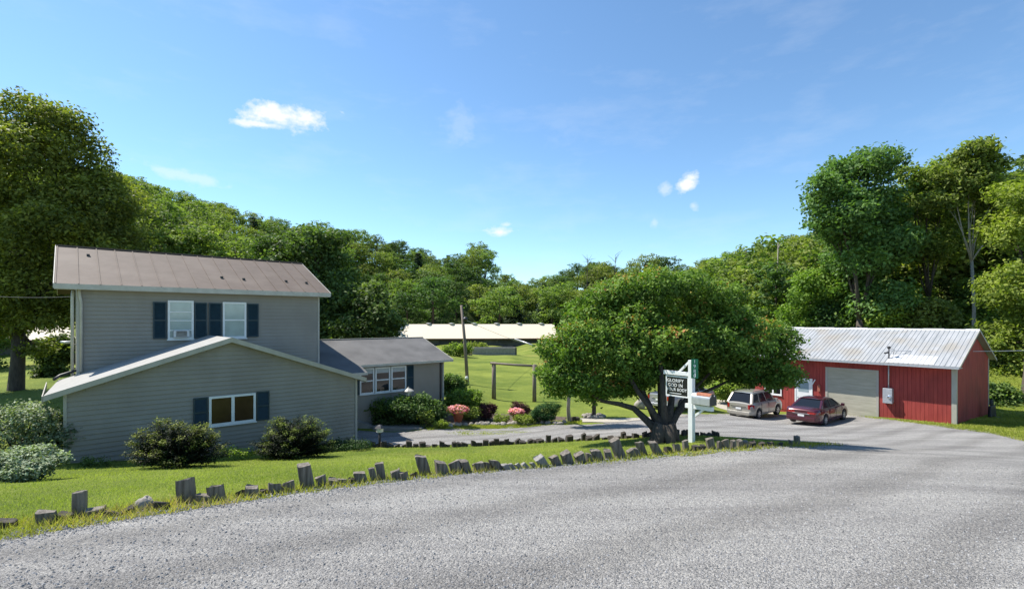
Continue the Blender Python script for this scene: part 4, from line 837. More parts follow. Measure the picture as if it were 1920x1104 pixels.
# ------------------------------------------------------------------ vehicles
def lerp_tab(tab, x): return float(np.interp(x, [t[0] for t in tab], [t[1] for t in tab]))
def car(name, label, cat, loc, rz, L_, W, top, wheels, wr, paint, gh, sill=.28, style='suv'):
    """x forward from the rear bumper (0) to L_; y to the left; top(x): shoulder height; gh: greenhouse stations"""
    t = thing(name, label, cat, loc, rz)
    hw = W/2; xs = np.unique(np.r_[np.linspace(0, L_, 70), [w-wr*1.18 for w in wheels], [w+wr*1.18 for w in wheels]])
    def halfw(x):
        e = min(x, L_-x); return hw*(1-.16*max(0, 1-e/.55)**2.2)
    def bot(x):
        z = sill + .10*max(0, 1-min(x, L_-x)/.5)
        for w in wheels:
            R_ = wr*1.15
            if abs(x-w) < R_: z = max(z, wr+math.sqrt(R_*R_-(x-w)**2))
        return z
    sec = []
    for x in xs:
        tz = lerp_tab(top, x); w = halfw(x); bz = min(bot(x), tz-.12); e = min(x, L_-x)
        mid = (bz+tz)/2; bulge = .03
        pts = [(0, max(sill, .3)), (w-.14, max(sill, .3)), (w-.14, bz), (w-.015, bz), (w+.0, bz+.04), (w+bulge*.3, mid), (w-.01, tz-.16), (w-.05, tz-.03), (w-.13, tz), (w*.5, tz+.025), (0, tz+.035)]
        ex = 0
        sec.append([(x+ex, -y, z) for y, z in pts] + [(x+ex, y, z) for y, z in pts[::-1][1:]])
    mb = MB(); n = len(sec[0]); vs = [p for s in sec for p in s]
    fs = [(i*n+k, i*n+k+1, (i+1)*n+k+1, (i+1)*n+k) for i in range(len(sec)-1) for k in range(n-1)]
    mb.add(vs, fs, True); mb.add(sec[0], [tuple(range(n))]); mb.add(sec[-1], [tuple(range(n))[::-1]])
    body = mb.build('body', M[paint], t)
    # greenhouse: glass shell, roof and pillars proud of it
    xr0, xr1, xf1, xf0, zr, zb, inset = gh         # rear base, rear top, front top, front base, roof z, belt z, side inset at roof
    yb, yt = hw-.09, hw-inset
    def ghp(u, v):   # u 0..1 rear->front, v 0..1 belt->roof
        xa = xr0+(xf0-xr0)*u; xb = xr1+(xf1-xr1)*u; return xa+(xb-xa)*v, yb+(yt-yb)*v, zb+(zr-zb)*v
    gm = MB(); A = [(xr0, -yb, zb), (xf0, -yb*.93, zb), (xf0, yb*.93, zb), (xr0, yb, zb)]; B = [(xr1, -yt, zr), (xf1, -yt, zr), (xf1, yt, zr), (xr1, yt, zr)]
    gm.add(A+B, [(0, 1, 5, 4), (1, 2, 6, 5), (2, 3, 7, 6), (3, 0, 4, 7), (4, 5, 6, 7)]); gm.build('windows', M['carglass'], t)
    rfm = MB(); nx = 10; vs = []
    for i in range(nx+1):
        u = i/nx; x = xr1-.05+(xf1+.06-xr1+.05)*u; cr_ = .045*math.sin(math.pi*min(1, max(0, u)))
        for yy, zz in ((-yt-.012, -.05), (-yt-.008, .01), (-yt*.8, .035), (0, .055), (yt*.8, .035), (yt+.008, .01), (yt+.012, -.05)): vs.append((x, yy, zr+zz+cr_*.6-(.02 if i in (0, nx) else 0)))
    rfm.add(vs, [(i*7+k, i*7+k+1, (i+1)*7+k+1, (i+1)*7+k) for i in range(nx) for k in range(6)], True); rfm.build('roof', M[paint], t)
    def pillar(xa, xb, wd, s):
        a = Vector((xa, s*(yb+.006), zb-.03)); b = Vector((xb, s*(yt+.008), zr)); MB().prism([a-Vector((wd/2, 0, 0)), a+Vector((wd/2, 0, 0)), b+Vector((wd/2, 0, 0)), b-Vector((wd/2, 0, 0))], (0, s*.012, 0)).build('pillar', M[paint], t)
    for s in (-1, 1):
        pillar(xr0+.06, xr1+.06, .16, s); pillar(xf0-.05, xf1-.02, .09, s)
        for u in ((.30, .62) if style == 'suv' else (.5,) if style == 'sedan' else (.55,)):
            xa, _, _ = ghp(u, 0); xb, _, _ = ghp(u, 1); pillar(xa, xb, .07, s)
        a = Vector((xr0-.012, s*(yb-.02), zb)); b = Vector((xr1-.012, s*(yt-.02), zr)); MB().prism([a, a-Vector((0, s*.09, 0)), b-Vector((0, s*.09, 0)), b], (-.012, 0, 0)).build('pillar', M[paint], t)
    if style == 'suv':
        rr = MB()
        for s in (-1, 1): rr.tube([(xr1+.2, s*(yt-.08), zr+.05), (xr1+.3, s*(yt-.08), zr+.10), (xf1-.4, s*(yt-.08), zr+.10), (xf1-.25, s*(yt-.08), zr+.05)], .018, 6)
        rr.build('roof_rail', M['blacktrim'], t)
    # wheels
    for w in wheels:
        for s in (-1, 1):
            y0 = s*(hw-.10); tm = MB(); tm.lathe([(wr*.62, -.10), (wr*.93, -.105), (wr, -.07), (wr, .07), (wr*.93, .105), (wr*.62, .10)], 26, (0, 0, 0), 'y')
            wh = tm.build('wheel', M['rubber'], t, loc=(w, y0, wr)); rm = MB(); yo = s*.085
            rm.lathe([(wr*.62, yo), (wr*.60, yo+s*.02), (wr*.55, yo-s*.01)], 26, (0, 0, 0), 'y'); 
            for k in range(7):
                a = 6.2832*k/7; rm.box(.03, wr*.58, min(yo, yo+s*.025), max(yo, yo+s*.025), -.028, .028, Matrix.Rotation(a, 4, 'Y'))
            rm.lathe([(.055, yo-.01), (.055, yo+s*.03)], 12, (0, 0, 0), 'y'); rm.build('rim', M['rim'], wh)
    # rear: lamps, bumper, plate, door lines, mirrors, handles
    zt = lerp_tab(top, 0.02)
    for s in (-1, 1):
        lm = MB(); y0, y1 = sorted((s*(hw*.84-.02), s*(hw*.84-.02-(.14 if style != 'sedan' else .42))))
        lz = (zt-.30, zt-.02) if style != 'sedan' else (zt-.17, zt-.06)
        lm.box(-.015, .10, y0, y1, lz[0], lz[1]); ys = sorted((s*(hw*.84-.02), s*(halfw(.2)+.012))); lm.prism([(-.015, s*(hw*.84-.02), lz[0]), (.26, s*(halfw(.26)+.012), lz[0]+.03), (.26, s*(halfw(.26)+.012), lz[1]-.02), (-.015, s*(hw*.84-.02), lz[1])], (0, -s*.05, 0)); lm.build('tail_lamp', M['redlamp'], body)
        fl = MB(); fl.box(L_-.12, L_+.01, *sorted((s*(hw*.82), s*(hw*.82-.3))), lerp_tab(top, L_)-.20, lerp_tab(top, L_)-.05); fl.build('headlight', M['chrome'], body)
        mm = MB(); mm.box(xf0-.35, xf0-.2, *sorted((s*(hw+.02), s*(hw+.2))), zb-.02, zb+.13); mm.tube([(xf0-.27, s*(hw-.06), zb), (xf0-.27, s*(hw+.05), zb+.04)], .02, 6); mm.build('side_mirror', M[paint], body, bevel=.02)
        dl = MB()
        for u in ((.34, .66) if style != 'pickup' else (.3, .95)):
            xa, _, _ = ghp(u, 0); dl.box(xa-.006, xa+.006, *sorted((s*(hw-.01), s*(hw+.014))), sill+.12, zb-.05)
        dl.build('door_seam', M['blacktrim'], body)
        dh = MB()
        for u in (.38, .70): xa, _, _ = ghp(u, 0); dh.box(xa-.02, xa+.14, *sorted((s*(hw-.02), s*(hw+.035))), zb-.17, zb-.14)
        dh.build('door_handle', M['chrome'] if style == 'sedan' else M[paint], body)
    bm = MB(); bm.prism([(-.07, -hw*.8, .36), (-.07, hw*.8, .36), (.25, hw-.0, .36), (.25, -hw+.0, .36)], (0, 0, .20)); bm.build('rear_bumper', M[paint], body, bevel=.03)
    MB().box(-.03, -.017, -.17, .17, zt-.34 if style == 'sedan' else zt-.36, zt-.23 if style == 'sedan' else zt-.24).build('licence_plate', M['white'], body)
    if style == 'sedan': MB().box(-.03, -.005, -.45, .45, zt-.19, zt-.16).build('chrome_strip', M['chrome'], body)
    else: MB().box(-.04, -.02, -.5, .5, zt-.20, zt-.17).build('liftgate_strip', M['blacktrim'] if style == 'suv' else M['chrome'], body)
    return t
hd_ = math.atan2(.625, .78)
def place(pxr, yr, Yr, wx, W, hdg):
    """origin (centre of rear bumper) from the rear right wheel contact"""
    c, s = math.cos(hdg), math.sin(hdg); p = P(pxr, yr, Yr); back = wx; o = Vector((p.x - c*back - s*W/2*.92, p.y - s*back + c*W/2*.92, 0))
    z = (gz(p.x, p.y)+gz(o.x+c*wx, o.y+s*wx)+gz(o.x+c*3.4, o.y+s*3.4))/3+.02; return Vector((o.x, o.y, z))
suv = car('parked_suv', 'champagne coloured SUV parked on the gravel beside the maroon sedan', 'car', place(1421.7, 781, 31.7, .88, 1.8, hd_), hd_, 4.44, 1.80,
    [(0, 1.02), (.15, 1.10), (.4, 1.12), (3.1, 1.06), (3.4, 1.05), (4.1, .96), (4.35, .85), (4.44, .72)], (.88, 3.50), .36, 'champagne', (.10, .48, 2.65, 3.25, 1.66, 1.08, .24), style='suv')
sed = car('parked_sedan', 'maroon sedan with chrome trunk strip parked nearest the garage', 'car', place(1546, 797.7, 28.9, 1.05, 1.85, hd_), hd_, 4.87, 1.86,
    [(0, .90), (.08, 1.00), (.3, 1.04), (1.0, 1.03), (3.3, .98), (3.6, .96), (4.4, .84), (4.75, .72), (4.87, .6)], (1.05, 3.90), .335, 'maroon', (.62, 1.45, 2.75, 3.62, 1.43, .99, .30), sill=.22, style='sedan')
trk = car('parked_pickup', 'silver pickup truck half hidden behind the mailbox and the maple trunk', 'pickup', place(1276, 780, 32.5, 1.15, 1.95, hd_), hd_, 5.5, 1.96,
    [(0, 1.08), (.1, 1.13), (2.2, 1.13), (4.2, 1.14), (4.6, 1.12), (5.3, 1.0), (5.5, .8)], (1.15, 4.55), .39, 'silver', (2.35, 2.6, 3.6, 4.25, 1.80, 1.13, .26), sill=.38, style='pickup')
MB().box(.08, 2.15, -.78, .78, 1.10, 1.16).build('bed_cover', M['blacktrim'], trk)

# ------------------------------------------------------------------ trees
def limbs(mb, base, joint, tips, r0, seed, n=8, bend=.12):
    rn = random.Random(seed); base = Vector(base); joint = Vector(joint)
    m1 = base.lerp(joint, .5)+Vector((rn.uniform(-.05, .05), rn.uniform(-.05, .05), 0))*(joint-base).length
    mb.tube([base-Vector((0, 0, .3)), base+Vector((0, 0, .05)), m1, joint], [r0*1.35, r0*1.15, r0*.95, r0*.85], n)
    for tp in tips:
        tp = joint.lerp(Vector(tp), .92); d = tp-joint; L_ = d.length; r = r0*rn.uniform(.35, .6)
        off = Vector((rn.uniform(-1, 1), rn.uniform(-1, 1), rn.uniform(-.2, 1)))*L_*bend
        pts = [joint-d*.04, joint+d*.3+off*.7, joint+d*.65+off*.8, tp]
        mb.tube(pts, [r, r*.75, r*.5, r*.2], 6)
        for k in range(2):
            s_ = pts[2]; e = tp+Vector((rn.uniform(-1, 1), rn.uniform(-1, 1), rn.uniform(-.3, .8)))*L_*.10; mb.tube([s_, s_.lerp(e, .5)+off*.2, e], [r*.4, r*.28, r*.1], 5)
def big_tree(name, label, base, joint, lobes, nleaf, leaf, mat, trunk_r, seed, cluster=.35, bark='bark', gap=0, inner=.45, extra=None, up=.5, group=None, cat='tree', tb=0, per=9, sub=9, auto=99, core=.68):
    base = Vector(base); t = thing(name, label, cat, base, 0, group)
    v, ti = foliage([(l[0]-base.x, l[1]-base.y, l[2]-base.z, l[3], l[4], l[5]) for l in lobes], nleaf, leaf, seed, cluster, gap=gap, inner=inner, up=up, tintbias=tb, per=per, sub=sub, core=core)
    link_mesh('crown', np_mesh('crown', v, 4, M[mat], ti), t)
    mb = MB(); limbs(mb, (0, 0, 0), Vector(joint)-base, [(l[0]-base.x, l[1]-base.y, l[2]-base.z) for l in lobes[:auto]], trunk_r, seed)
    if extra: extra(mb, base)
    mb.build('trunk', M[bark], t)
    return t
def PL(l, Y0):   # lobe from picture measurements: px, py, depth offset, rx px, rz px, ry m
    px, py, dy, rx, rz, ry = l; Y = Y0+dy; c = P(px, py, Y); return (c.x, c.y, c.z, rx*Y/F, ry, rz*Y/F)
Y0 = 16.0
ml = [PL((l[0]-14, l[1], l[2], l[3]*.97, l[4]*.97, l[5]), Y0) for l in [(1235,578,.9,120,72,2.2),(1160,610,.2,90,58,1.8),(1100,650,-.2,72,50,1.5),(1180,650,-.7,85,52,1.3),(1240,632,-.7,75,60,1.3),(1062,690,-.1,52,46,1.2),(1110,712,-.6,55,38,1.1),(1330,590,.8,85,60,1.8),
    (1345,648,-.8,62,52,1.2),(1415,640,-.1,64,56,1.4),(1450,640,.3,38,44,1.1),(1400,682,-.6,56,28,1.0),(1300,600,2.2,105,70,1.8),(1190,700,-.3,60,36,1.2),(1290,668,.8,70,32,1.5),(1250,545,.2,95,36,1.6),(1350,560,0,58,34,1.3),(1452,692,.0,28,26,.7),(1135,590,.6,58,42,1.2),(1180,560,.4,50,36,1.3),(1250,698,1.3,80,28,1.1),(1335,690,1.1,60,22,1.0),(1190,722,.6,46,22,.8),(1128,735,-.3,34,20,.7),(1285,705,2.0,70,26,1.0),(1060,725,-.3,34,22,.7),(1212,704,-.5,46,22,.7),(1285,694,-.3,50,22,.7),(1165,728,-.6,36,18,.6),(1484,655,.2,30,40,.8),(1462,702,-.2,42,32,.8),(1492,706,0,20,26,.5),(1415,706,.2,44,24,.8)]]
def mx(mb, base):
    def w(px, py, dy=0):
        f = np.clip((830-py)/110, 0, 1); return P(px, py, base.y+(Y0-base.y)*f+dy)-base
    for pts, r in (([w(1240,815), w(1215,790,-.1), w(1188,765,-.2), w(1160,757,-.3), w(1130,752,-.3), w(1095,730,-.2)], [.14,.11,.085,.07,.05,.03]),
        ([w(1236,800), w(1222,770), w(1205,735), w(1180,690)], [.15,.11,.08,.05]), ([w(1243,800,.1), w(1240,760,.1), w(1238,715,.2), w(1225,650,.3)], [.15,.11,.09,.05]),
        ([w(1250,800), w(1258,760,-.1), w(1262,720,-.2), w(1275,660)], [.14,.1,.08,.05]), ([w(1255,800), w(1275,765,.1), w(1300,730,.3), w(1350,680,.2)], [.13,.09,.06,.03]), ([w(1258,790), w(1300,745,.2), w(1370,712,.3), w(1430,690,.2)], [.09,.06,.04,.02])):
        mb.tube(pts, r, 8)
    for k in range(5): a = 6.28*k/5; mb.tube([Vector((math.cos(a)*.1, math.sin(a)*.1, .5)), Vector((math.cos(a)*.28, math.sin(a)*.28, .05)), Vector((math.cos(a)*.5, math.sin(a)*.5, -.12))], [.2,.15,.05], 7)
mbase = hit(1247, 830)
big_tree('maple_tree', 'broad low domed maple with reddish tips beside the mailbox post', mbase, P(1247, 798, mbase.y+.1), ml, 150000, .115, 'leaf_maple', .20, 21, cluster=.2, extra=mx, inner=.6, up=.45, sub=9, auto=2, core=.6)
# left tree
Y0 = 24.0
def lb(L, Y): return [PL(l, Y) for l in L]
big_tree('oak_tree', 'huge spreading tree towering over the left end of the house', Vector(((30-960)/F*30, 30, gz((30-960)/F*30, 30))), P(35, 620, 30), lb([(60,330,0,130,110,3.2),(150,400,-.5,95,100,2.6),(190,480,0,70,70,2.2),(20,240,.5,100,70,2.8),(110,260,.3,80,62,2.2),(-60,380,0,120,150,3.2),(30,450,-1,110,90,2.6),(80,540,-.6,85,60,2.2),(-40,540,-.5,90,80,2.5),(150,555,1.2,70,50,2.0),(225,455,1.0,45,60,1.8),(180,360,1,60,70,2),(95,590,0,60,34,1.8),(5,610,0,50,36,1.8),(70,655,.5,26,16,1.0)], 30), 100000, .24, 'leaf_oak', .35, 22, cluster=.5, up=.6)
big_tree('shade_tree', 'dark leafy tree rising right behind the two-storey house roof', hit(585, 735), P(585, 640, 38), lb([(580,490,0,75,60,3),(630,560,-.5,55,70,2.6),(560,570,0,60,80,2.8),(610,620,-1,60,55,2.6),(530,470,1,45,35,2),(600,450,.5,50,30,2)], 38), 34000, .30, 'leaf_dark', .35, 23, cluster=.55, up=.6)
big_tree('shade_tree', 'smaller dark tree between the shade tree and the long barn', hit(690, 728), P(690, 640, 36), lb([(700,590,0,50,50,2.2),(675,620,-.5,50,35,2),(725,615,.3,34,28,1.6),(700,555,.3,32,28,1.4),(690,650,0,55,22,2)], 36), 17000, .28, 'leaf_dark', .25, 24, cluster=.5, up=.6)
# small tree left of the maple and the planter sapling
big_tree('young_tree', 'small round tree on a slim pale trunk behind the maple crown', hit(1067, 791), P(1067, 740, 25.5), lb([(1062,700,0,55,42,1.3),(1090,690,.4,45,40,1.2),(1035,700,0,30,28,.8)], 25.5), 9000, .16, 'leaf_maple', .10, 25, cluster=.3, bark='palebark')
p = hit(1113, 782); big_tree('young_tree', 'thin sapling with a few leaves growing from the round stone planter', p, P(1113, 745, p.y), lb([(1100,742,0,20,14,.5),(1128,738,0,18,14,.5),(1114,715,0,26,22,.8)], p.y), 1500, .17, 'leaf_dark', .12, 26, cluster=.3)
t_ = MB()
for k in range(9): a = 6.28*k/9; t_.rock((math.cos(a)*.5, math.sin(a)*.4, .06), (.2, .17, .13), k)
tag(t_.build('tree_ring', M['stone'], loc=p), 'ring of pale stones around the foot of the thin sapling', 'stone ring')
# trees behind and beside the garage
big_tree('tall_tree', 'tall dense dark tree, biggest crown behind the garage roof', hit(1612, 690), P(1612, 600, 47), lb([(1590,400,0,75,70,4),(1620,320,0,60,48,3.2),(1540,355,0,38,34,2),(1560,420,0,55,40,2.5),(1650,390,1,55,60,3.2),(1620,480,0,75,62,3.8),(1665,470,0,50,50,3),(1585,330,1,40,40,2.4),(1640,560,0,65,45,3)], 47), 46000, .38, 'leaf_dark', .34, 27, cluster=.7, gap=.35, tb=.2, core=.6)
big_tree('tall_tree', 'tall airy tree with sky showing between its branches, right of the dense one', hit(1745, 675), P(1742, 560, 49), lb([(1735,340,0,38,26,2),(1775,315,0,34,22,1.8),(1715,380,0,40,30,2.2),(1760,395,0,42,32,2.4),(1725,460,0,48,36,2.8),(1780,450,0,36,32,2.2),(1700,330,.5,24,20,1.4)], 49), 17000, .36, 'leaf_oak', .22, 28, cluster=.6, gap=.45)
big_tree('tall_tree', 'tall tree with a forked pale bare trunk near the right edge', hit(1824, 668), P(1822, 490, 44), lb([(1825,292,0,42,24,2),(1790,330,0,42,28,2),(1850,320,0,36,26,1.8),(1815,355,0,45,26,2.2),(1770,375,.5,32,24,1.8),(1860,375,0,32,30,1.8),(1878,430,0,26,34,1.6),(1838,275,.2,18,12,.8)], 44), 18000, .34, 'leaf_oak', .13, 29, cluster=.6, bark='palebark', gap=.4)
big_tree('roadside_tree', 'bushy yellow-green tree at the right edge beside the garage gable', hit(1925, 745), P(1925, 650, 38), lb([(1900,430,1,55,60,2.5),(1950,380,0,70,70,3),(1900,540,0,55,60,2.5),(1960,540,-1,70,80,3),(1905,640,0,50,52,2.4),(1945,690,-1,60,55,2.4),(1892,712,.5,34,46,1.8),(1990,640,-1,60,80,3)], 38), 34000, .30, 'leaf_light', .3, 30, cluster=.6, up=.6)
for i, (px, py, Y, rx, rz, m_, lab) in enumerate([
    (112,655,37,26,34,'leaf_dark','dark low tree right of the big trunk, against the left house wall'),(-30,600,44,60,70,'leaf_dark','shadowy tree at the left picture edge behind the big trunk'),
    (1520,560,52,50,62,'leaf_light','bright green understory tree behind the left end of the garage roof'),(1590,590,50,50,40,'leaf_dark','dark understory tree below the tall dense crown'),(1700,575,52,52,48,'leaf_light','light green understory tree behind the middle of the garage roof'),
    (1775,560,54,48,60,'leaf_dark','dark understory tree left of the pale forked trunk'),(1855,560,50,44,62,'leaf_light','light green understory tree right of the pale forked trunk'),(1450,590,60,45,45,'leaf_light','leafy tree behind the right shoulder of the maple'),
    (1560,640,56,60,30,'leaf_oak','low olive bush line tree just above the left garage ridge'),(1800,610,47,44,34,'leaf_oak','olive low tree between the pale trunk and the garage peak'),(1730,500,60,50,60,'leaf_oak','olive green tree filling the gap behind the airy tall tree'),(1830,470,62,50,60,'leaf_forest','green tree filling the gap behind the pale forked trunk'),(1640,600,60,60,40,'leaf_light','light green low tree behind the tall dense trunk'),
    (1700,440,66,60,70,'leaf_forest','mid-green tree showing between the dense and the airy tall trees'),(1790,540,58,56,60,'leaf_forest','mid-green tree in the gap below the airy tall tree'),(1880,470,56,60,66,'leaf_forest','mid-green tree filling the right side behind the forked trunk'),(1500,620,58,44,36,'leaf_forest','low mid-green tree right of the maple top above the garage end'),(1640,540,58,60,60,'leaf_forest','mid-green tree behind the lower crown of the dense tree'),
    (1680,585,46,44,34,'leaf_light','fresh green sapling clump rising over the garage ridge at its middle'),(1745,590,45,40,34,'leaf_forest','mid-green bushy tree just above the garage ridge, right of the middle'),(1845,560,47,44,50,'leaf_oak','olive bushy tree right beside the pale forked trunk'),(1590,520,50,44,50,'leaf_light','fresh green tree under the left half of the dense tall crown'),(1780,480,52,44,44,'leaf_forest','mid-green tree between the airy tree and the forked trunk'),
    (1395,600,64,40,48,'leaf_oak','olive green tree left of the garage beyond the maple crown'),(1850,640,40,26,44,'leaf_dark','dark bushy tree right behind the garage gable peak'),(1868,745,35,24,34,'leaf_dark','shaded bush at the back corner of the garage gable'),(1660,600,51,40,34,'leaf_oak','olive understory tree behind the garage service mast')]):
    c = P(px, py, Y); g_ = gz(c.x, c.y); rxm = rx*Y/F; rzm = rz*Y/F
    big_tree('understory_tree', lab, (c.x, c.y, g_), (c.x, c.y, max(g_+.3, c.z-rzm*.6)), [(c.x, c.y, c.z, rxm, rxm*.8, rzm), (c.x-rxm*.5, c.y, c.z-rzm*.5, rxm*.7, rxm*.6, rzm*.6), (c.x+rxm*.55, c.y+.3, c.z-rzm*.3, rxm*.6, rxm*.6, rzm*.6), (c.x+rxm*.1, c.y-.8, (c.z-rzm+g_)/2, rxm*.8, rxm*.6, max(.5, (c.z-g_)*.4))], 12000, .34 if Y > 44 else .26, m_, .16, 40+i, cluster=.6, up=.6)

# forest on the hills: a few kinds, copied
def forest_kind(i, mat, hgt, conifer=False):
    rng = random.Random(100+i); t = thing('forest_tree', 'x', 'tree', (0, 0, 0)); lobes = []
    if conifer:
        for k in range(9): f = k/9; lobes.append((0, 0, hgt*(.22+.76*f), hgt*.17*(1-f)+.25, hgt*.17*(1-f)+.25, hgt*.055))
    else:
        for k in range(11):
            f = rng.uniform(.18, .88); a = rng.uniform(0, 6.28); rr = hgt*.2*(1 if f < .7 else .55); lobes.append((math.cos(a)*rr, math.sin(a)*rr, hgt*f, hgt*rng.uniform(.12, .2), hgt*rng.uniform(.12, .2), hgt*rng.uniform(.10, .16)))
        lobes.append((0, 0, hgt*.6, hgt*.24, hgt*.24, hgt*.3))
    v, ti = foliage(lobes, 5200, hgt*.032, 200+i, hgt*.04, inner=.6, up=.6, sub=4)
    link_mesh('crown', np_mesh('crown', v, 4, M[mat], ti), t)
    mb = MB(); mb.tube([(0, 0, -1), (0, 0, hgt*.45), (0, 0, hgt*.85)], [hgt*.02, hgt*.014, hgt*.004], 6); mb.build('trunk', M['bark'], t)
    return t
kinds = [(forest_kind(0, 'leaf_forest', 16), 'broadleaf', 16), (forest_kind(1, 'leaf_forest', 16), 'broadleaf', 16), (forest_kind(2, 'leaf_oak', 16), 'yellowish', 16), (forest_kind(3, 'leaf_dark', 16), 'dark', 16), (forest_kind(4, 'leaf_conifer', 17, True), 'conifer', 17), (forest_kind(5, 'leaf_forest', 16), 'broadleaf', 16)]
LAB = {'broadleaf': ('rounded mid-green tree in the woods covering the far hillsides', 'mid-green trees on the hills'), 'yellowish': ('yellow-green tree in the woods covering the far hillsides', 'yellow-green trees on the hills'), 'dark': ('dark green leafy tree in the woods covering the far hillsides', 'dark green trees on the hills'), 'conifer': ('pointed dark conifer standing among the hillside woods', 'conifers on the hills')}
rn = random.Random(12); cand = []
for Y in np.geomspace(52, 380, 28):
    px = -150
    while px < 2080:
        px += (8+Y*.016)/Y*F*rn.uniform(.75, 1.25)
        y = Y*rn.uniform(.96, 1.04); x = (px-960)/F*y; cand.append((y, x, px))
def wooded(px, y): return y > float(wood_limit(px))+3
cand = sorted(c for c in cand if wooded(c[2], c[0])); cov = np.full(2400, 2000.0); used = set(); count = 0
rest = []; cov[300:810] = 560; cov[200:300] = 560; cov[1200:1700] = 620
for y, x, px in cand:
    g_ = gz(x, y); k = 4 if rn.random() < .05 else rn.choice([0, 1, 3, 3, 3, 5] if 720 < px < 1180 else [0, 0, 1, 1, 2, 3, 5, 5]); t0, kind_, hh = kinds[k]; h = rn.uniform(12, 18)*(1.22 if 600 < px < 1250 else 1)
    topy = 600-F*(g_+h)/y; hw_ = h*.34/y*F; a = int(max(170, px+200-hw_)); b = int(min(2150, px+200+hw_))
    if b-a < 3 or np.mean(cov[a:b] > topy+.12*h/y*F) < .5: continue
    a2 = int(max(0, px+200-hw_*.75)); b2 = int(max(a2+1, px+200+hw_*.75)); mid = topy+F*h*.22/y; cov[a2:b2] = np.minimum(cov[a2:b2], mid); count += 1
    if count > 290: rest.append((x, y, g_, h)); continue
    o = t0 if k not in used else copy_tree(t0); used.add(k); s_ = h/hh
    o.location = (x, y, g_-.3); o.rotation_euler = (0, 0, rn.uniform(0, 6.28)); o.scale = (s_*rn.uniform(1.15, 1.5), s_*rn.uniform(1.15, 1.5), s_)
    tag(o, LAB[kind_][0], 'tree', LAB[kind_][1])
if rest:
    V, T = [], []; base_v, base_t = foliage([(0, 0, .55, .3, .3, .36), (.12, .1, .7, .2, .2, .2), (-.14, -.05, .5, .2, .2, .25), (.02, -.15, .35, .24, .22, .22)], 1500, .055, 77, .05, inner=.6, up=.6, sub=5)
    for x, y, g_, h in rest:
        a = rn.uniform(0, 6.28); R_ = np.array([[math.cos(a), -math.sin(a), 0], [math.sin(a), math.cos(a), 0], [0, 0, 1]]); V.append((base_v @ R_.T)*np.array([h*1.25, h*1.25, h])+np.array([x, y, g_-.5])); T.append(np.clip(base_t+rn.uniform(-.15, .1), 0, 1))
    tag(link_mesh('distant_woods', np_mesh('distant_woods', np.concatenate(V), 4, M['leaf_forest'], np.concatenate(T))), 'far treetops merging into one green mass along the ridge', 'woods', kind='stuff')
for k, (t0, _, _) in enumerate(kinds):
    if k not in used:
        for ch in list(t0.children): bpy.data.objects.remove(ch)
        bpy.data.objects.remove(t0)
print('forest trees', count, 'rest', len(rest))
# dead snags
for i, (px, yb, yt, Y, lab) in enumerate([(1455,560,455,66,'bare dead trunk sticking up left of the tall dense tree'),(1150,520,478,170,'bare twiggy treetop right of the dip in the skyline'),(1098,520,486,170,'bare twiggy treetop at the lowest dip in the skyline')]):
    a = P(px, yb, Y); g_ = gz(a.x, a.y); tp = P(px+4, yt, Y); mb = MB(); b0 = Vector((0, 0, -.5)); tt = tp-Vector((a.x, a.y, g_)); mb.tube([b0, tt*.5, tt], [.2, .15, .05], 6); r_ = random.Random(i)
    for k in range(26 if i else 5):
        f = r_.uniform(.6 if i else .3, 1); s_ = tt*f; e = s_+Vector((r_.uniform(-1, 1), r_.uniform(-1, 1), r_.uniform(.1, 1.2)))*(2.6 if i else .8); mb.tube([s_, s_.lerp(e, .5)+Vector((0, 0, .2)), e], [.07, .05, .02], 4)
    tag(mb.build('dead_tree', M['palebark'] if i == 0 else M['bark'], loc=(a.x, a.y, g_)), lab, 'tree')

# ------------------------------------------------------------------ shrubs and garden
def shrub(name, label, px, py, wpx, hpx, mat, leaf, n, seed, depth=None, cluster=None, Y=None, cat='shrub', up=.5, spread=True, tb=0, lumps=5, twig=True, flat=False, group=None):
    p = hit(px, py) if Y is None else Vector(((px-960)/F*Y, Y, gz((px-960)/F*Y, Y))); s = p.y/F; w = wpx*s; h = hpx*s; d = depth or w*.7; r_ = random.Random(seed)
    t = thing(name, label, cat, p, 0, group); lobes = [(0, 0, h*.48, w*.44, d*.42, h*.48)]
    for k in range(lumps): a = 6.28*k/max(1, lumps)+r_.random(); f = r_.uniform(.45, .8); lobes.append((math.cos(a)*w*.28, math.sin(a)*d*.28, h*r_.uniform(.35, .68), w*.24*f*1.4, d*.24*f*1.4, h*.32*f*1.3))
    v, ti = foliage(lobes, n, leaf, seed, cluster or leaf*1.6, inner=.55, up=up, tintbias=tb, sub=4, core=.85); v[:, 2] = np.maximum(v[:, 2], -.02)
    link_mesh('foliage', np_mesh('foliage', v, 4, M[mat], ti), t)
    if twig:
        mb = MB()
        for k in range(7): a = 6.28*k/7; mb.tube([(0, 0, -.05), (math.cos(a)*w*.13, math.sin(a)*d*.13, h*.4), (math.cos(a)*w*.3, math.sin(a)*d*.3, h*.75)], [.03, .022, .008], 5)
        mb.build('stems', M['bark'], t)
    return t
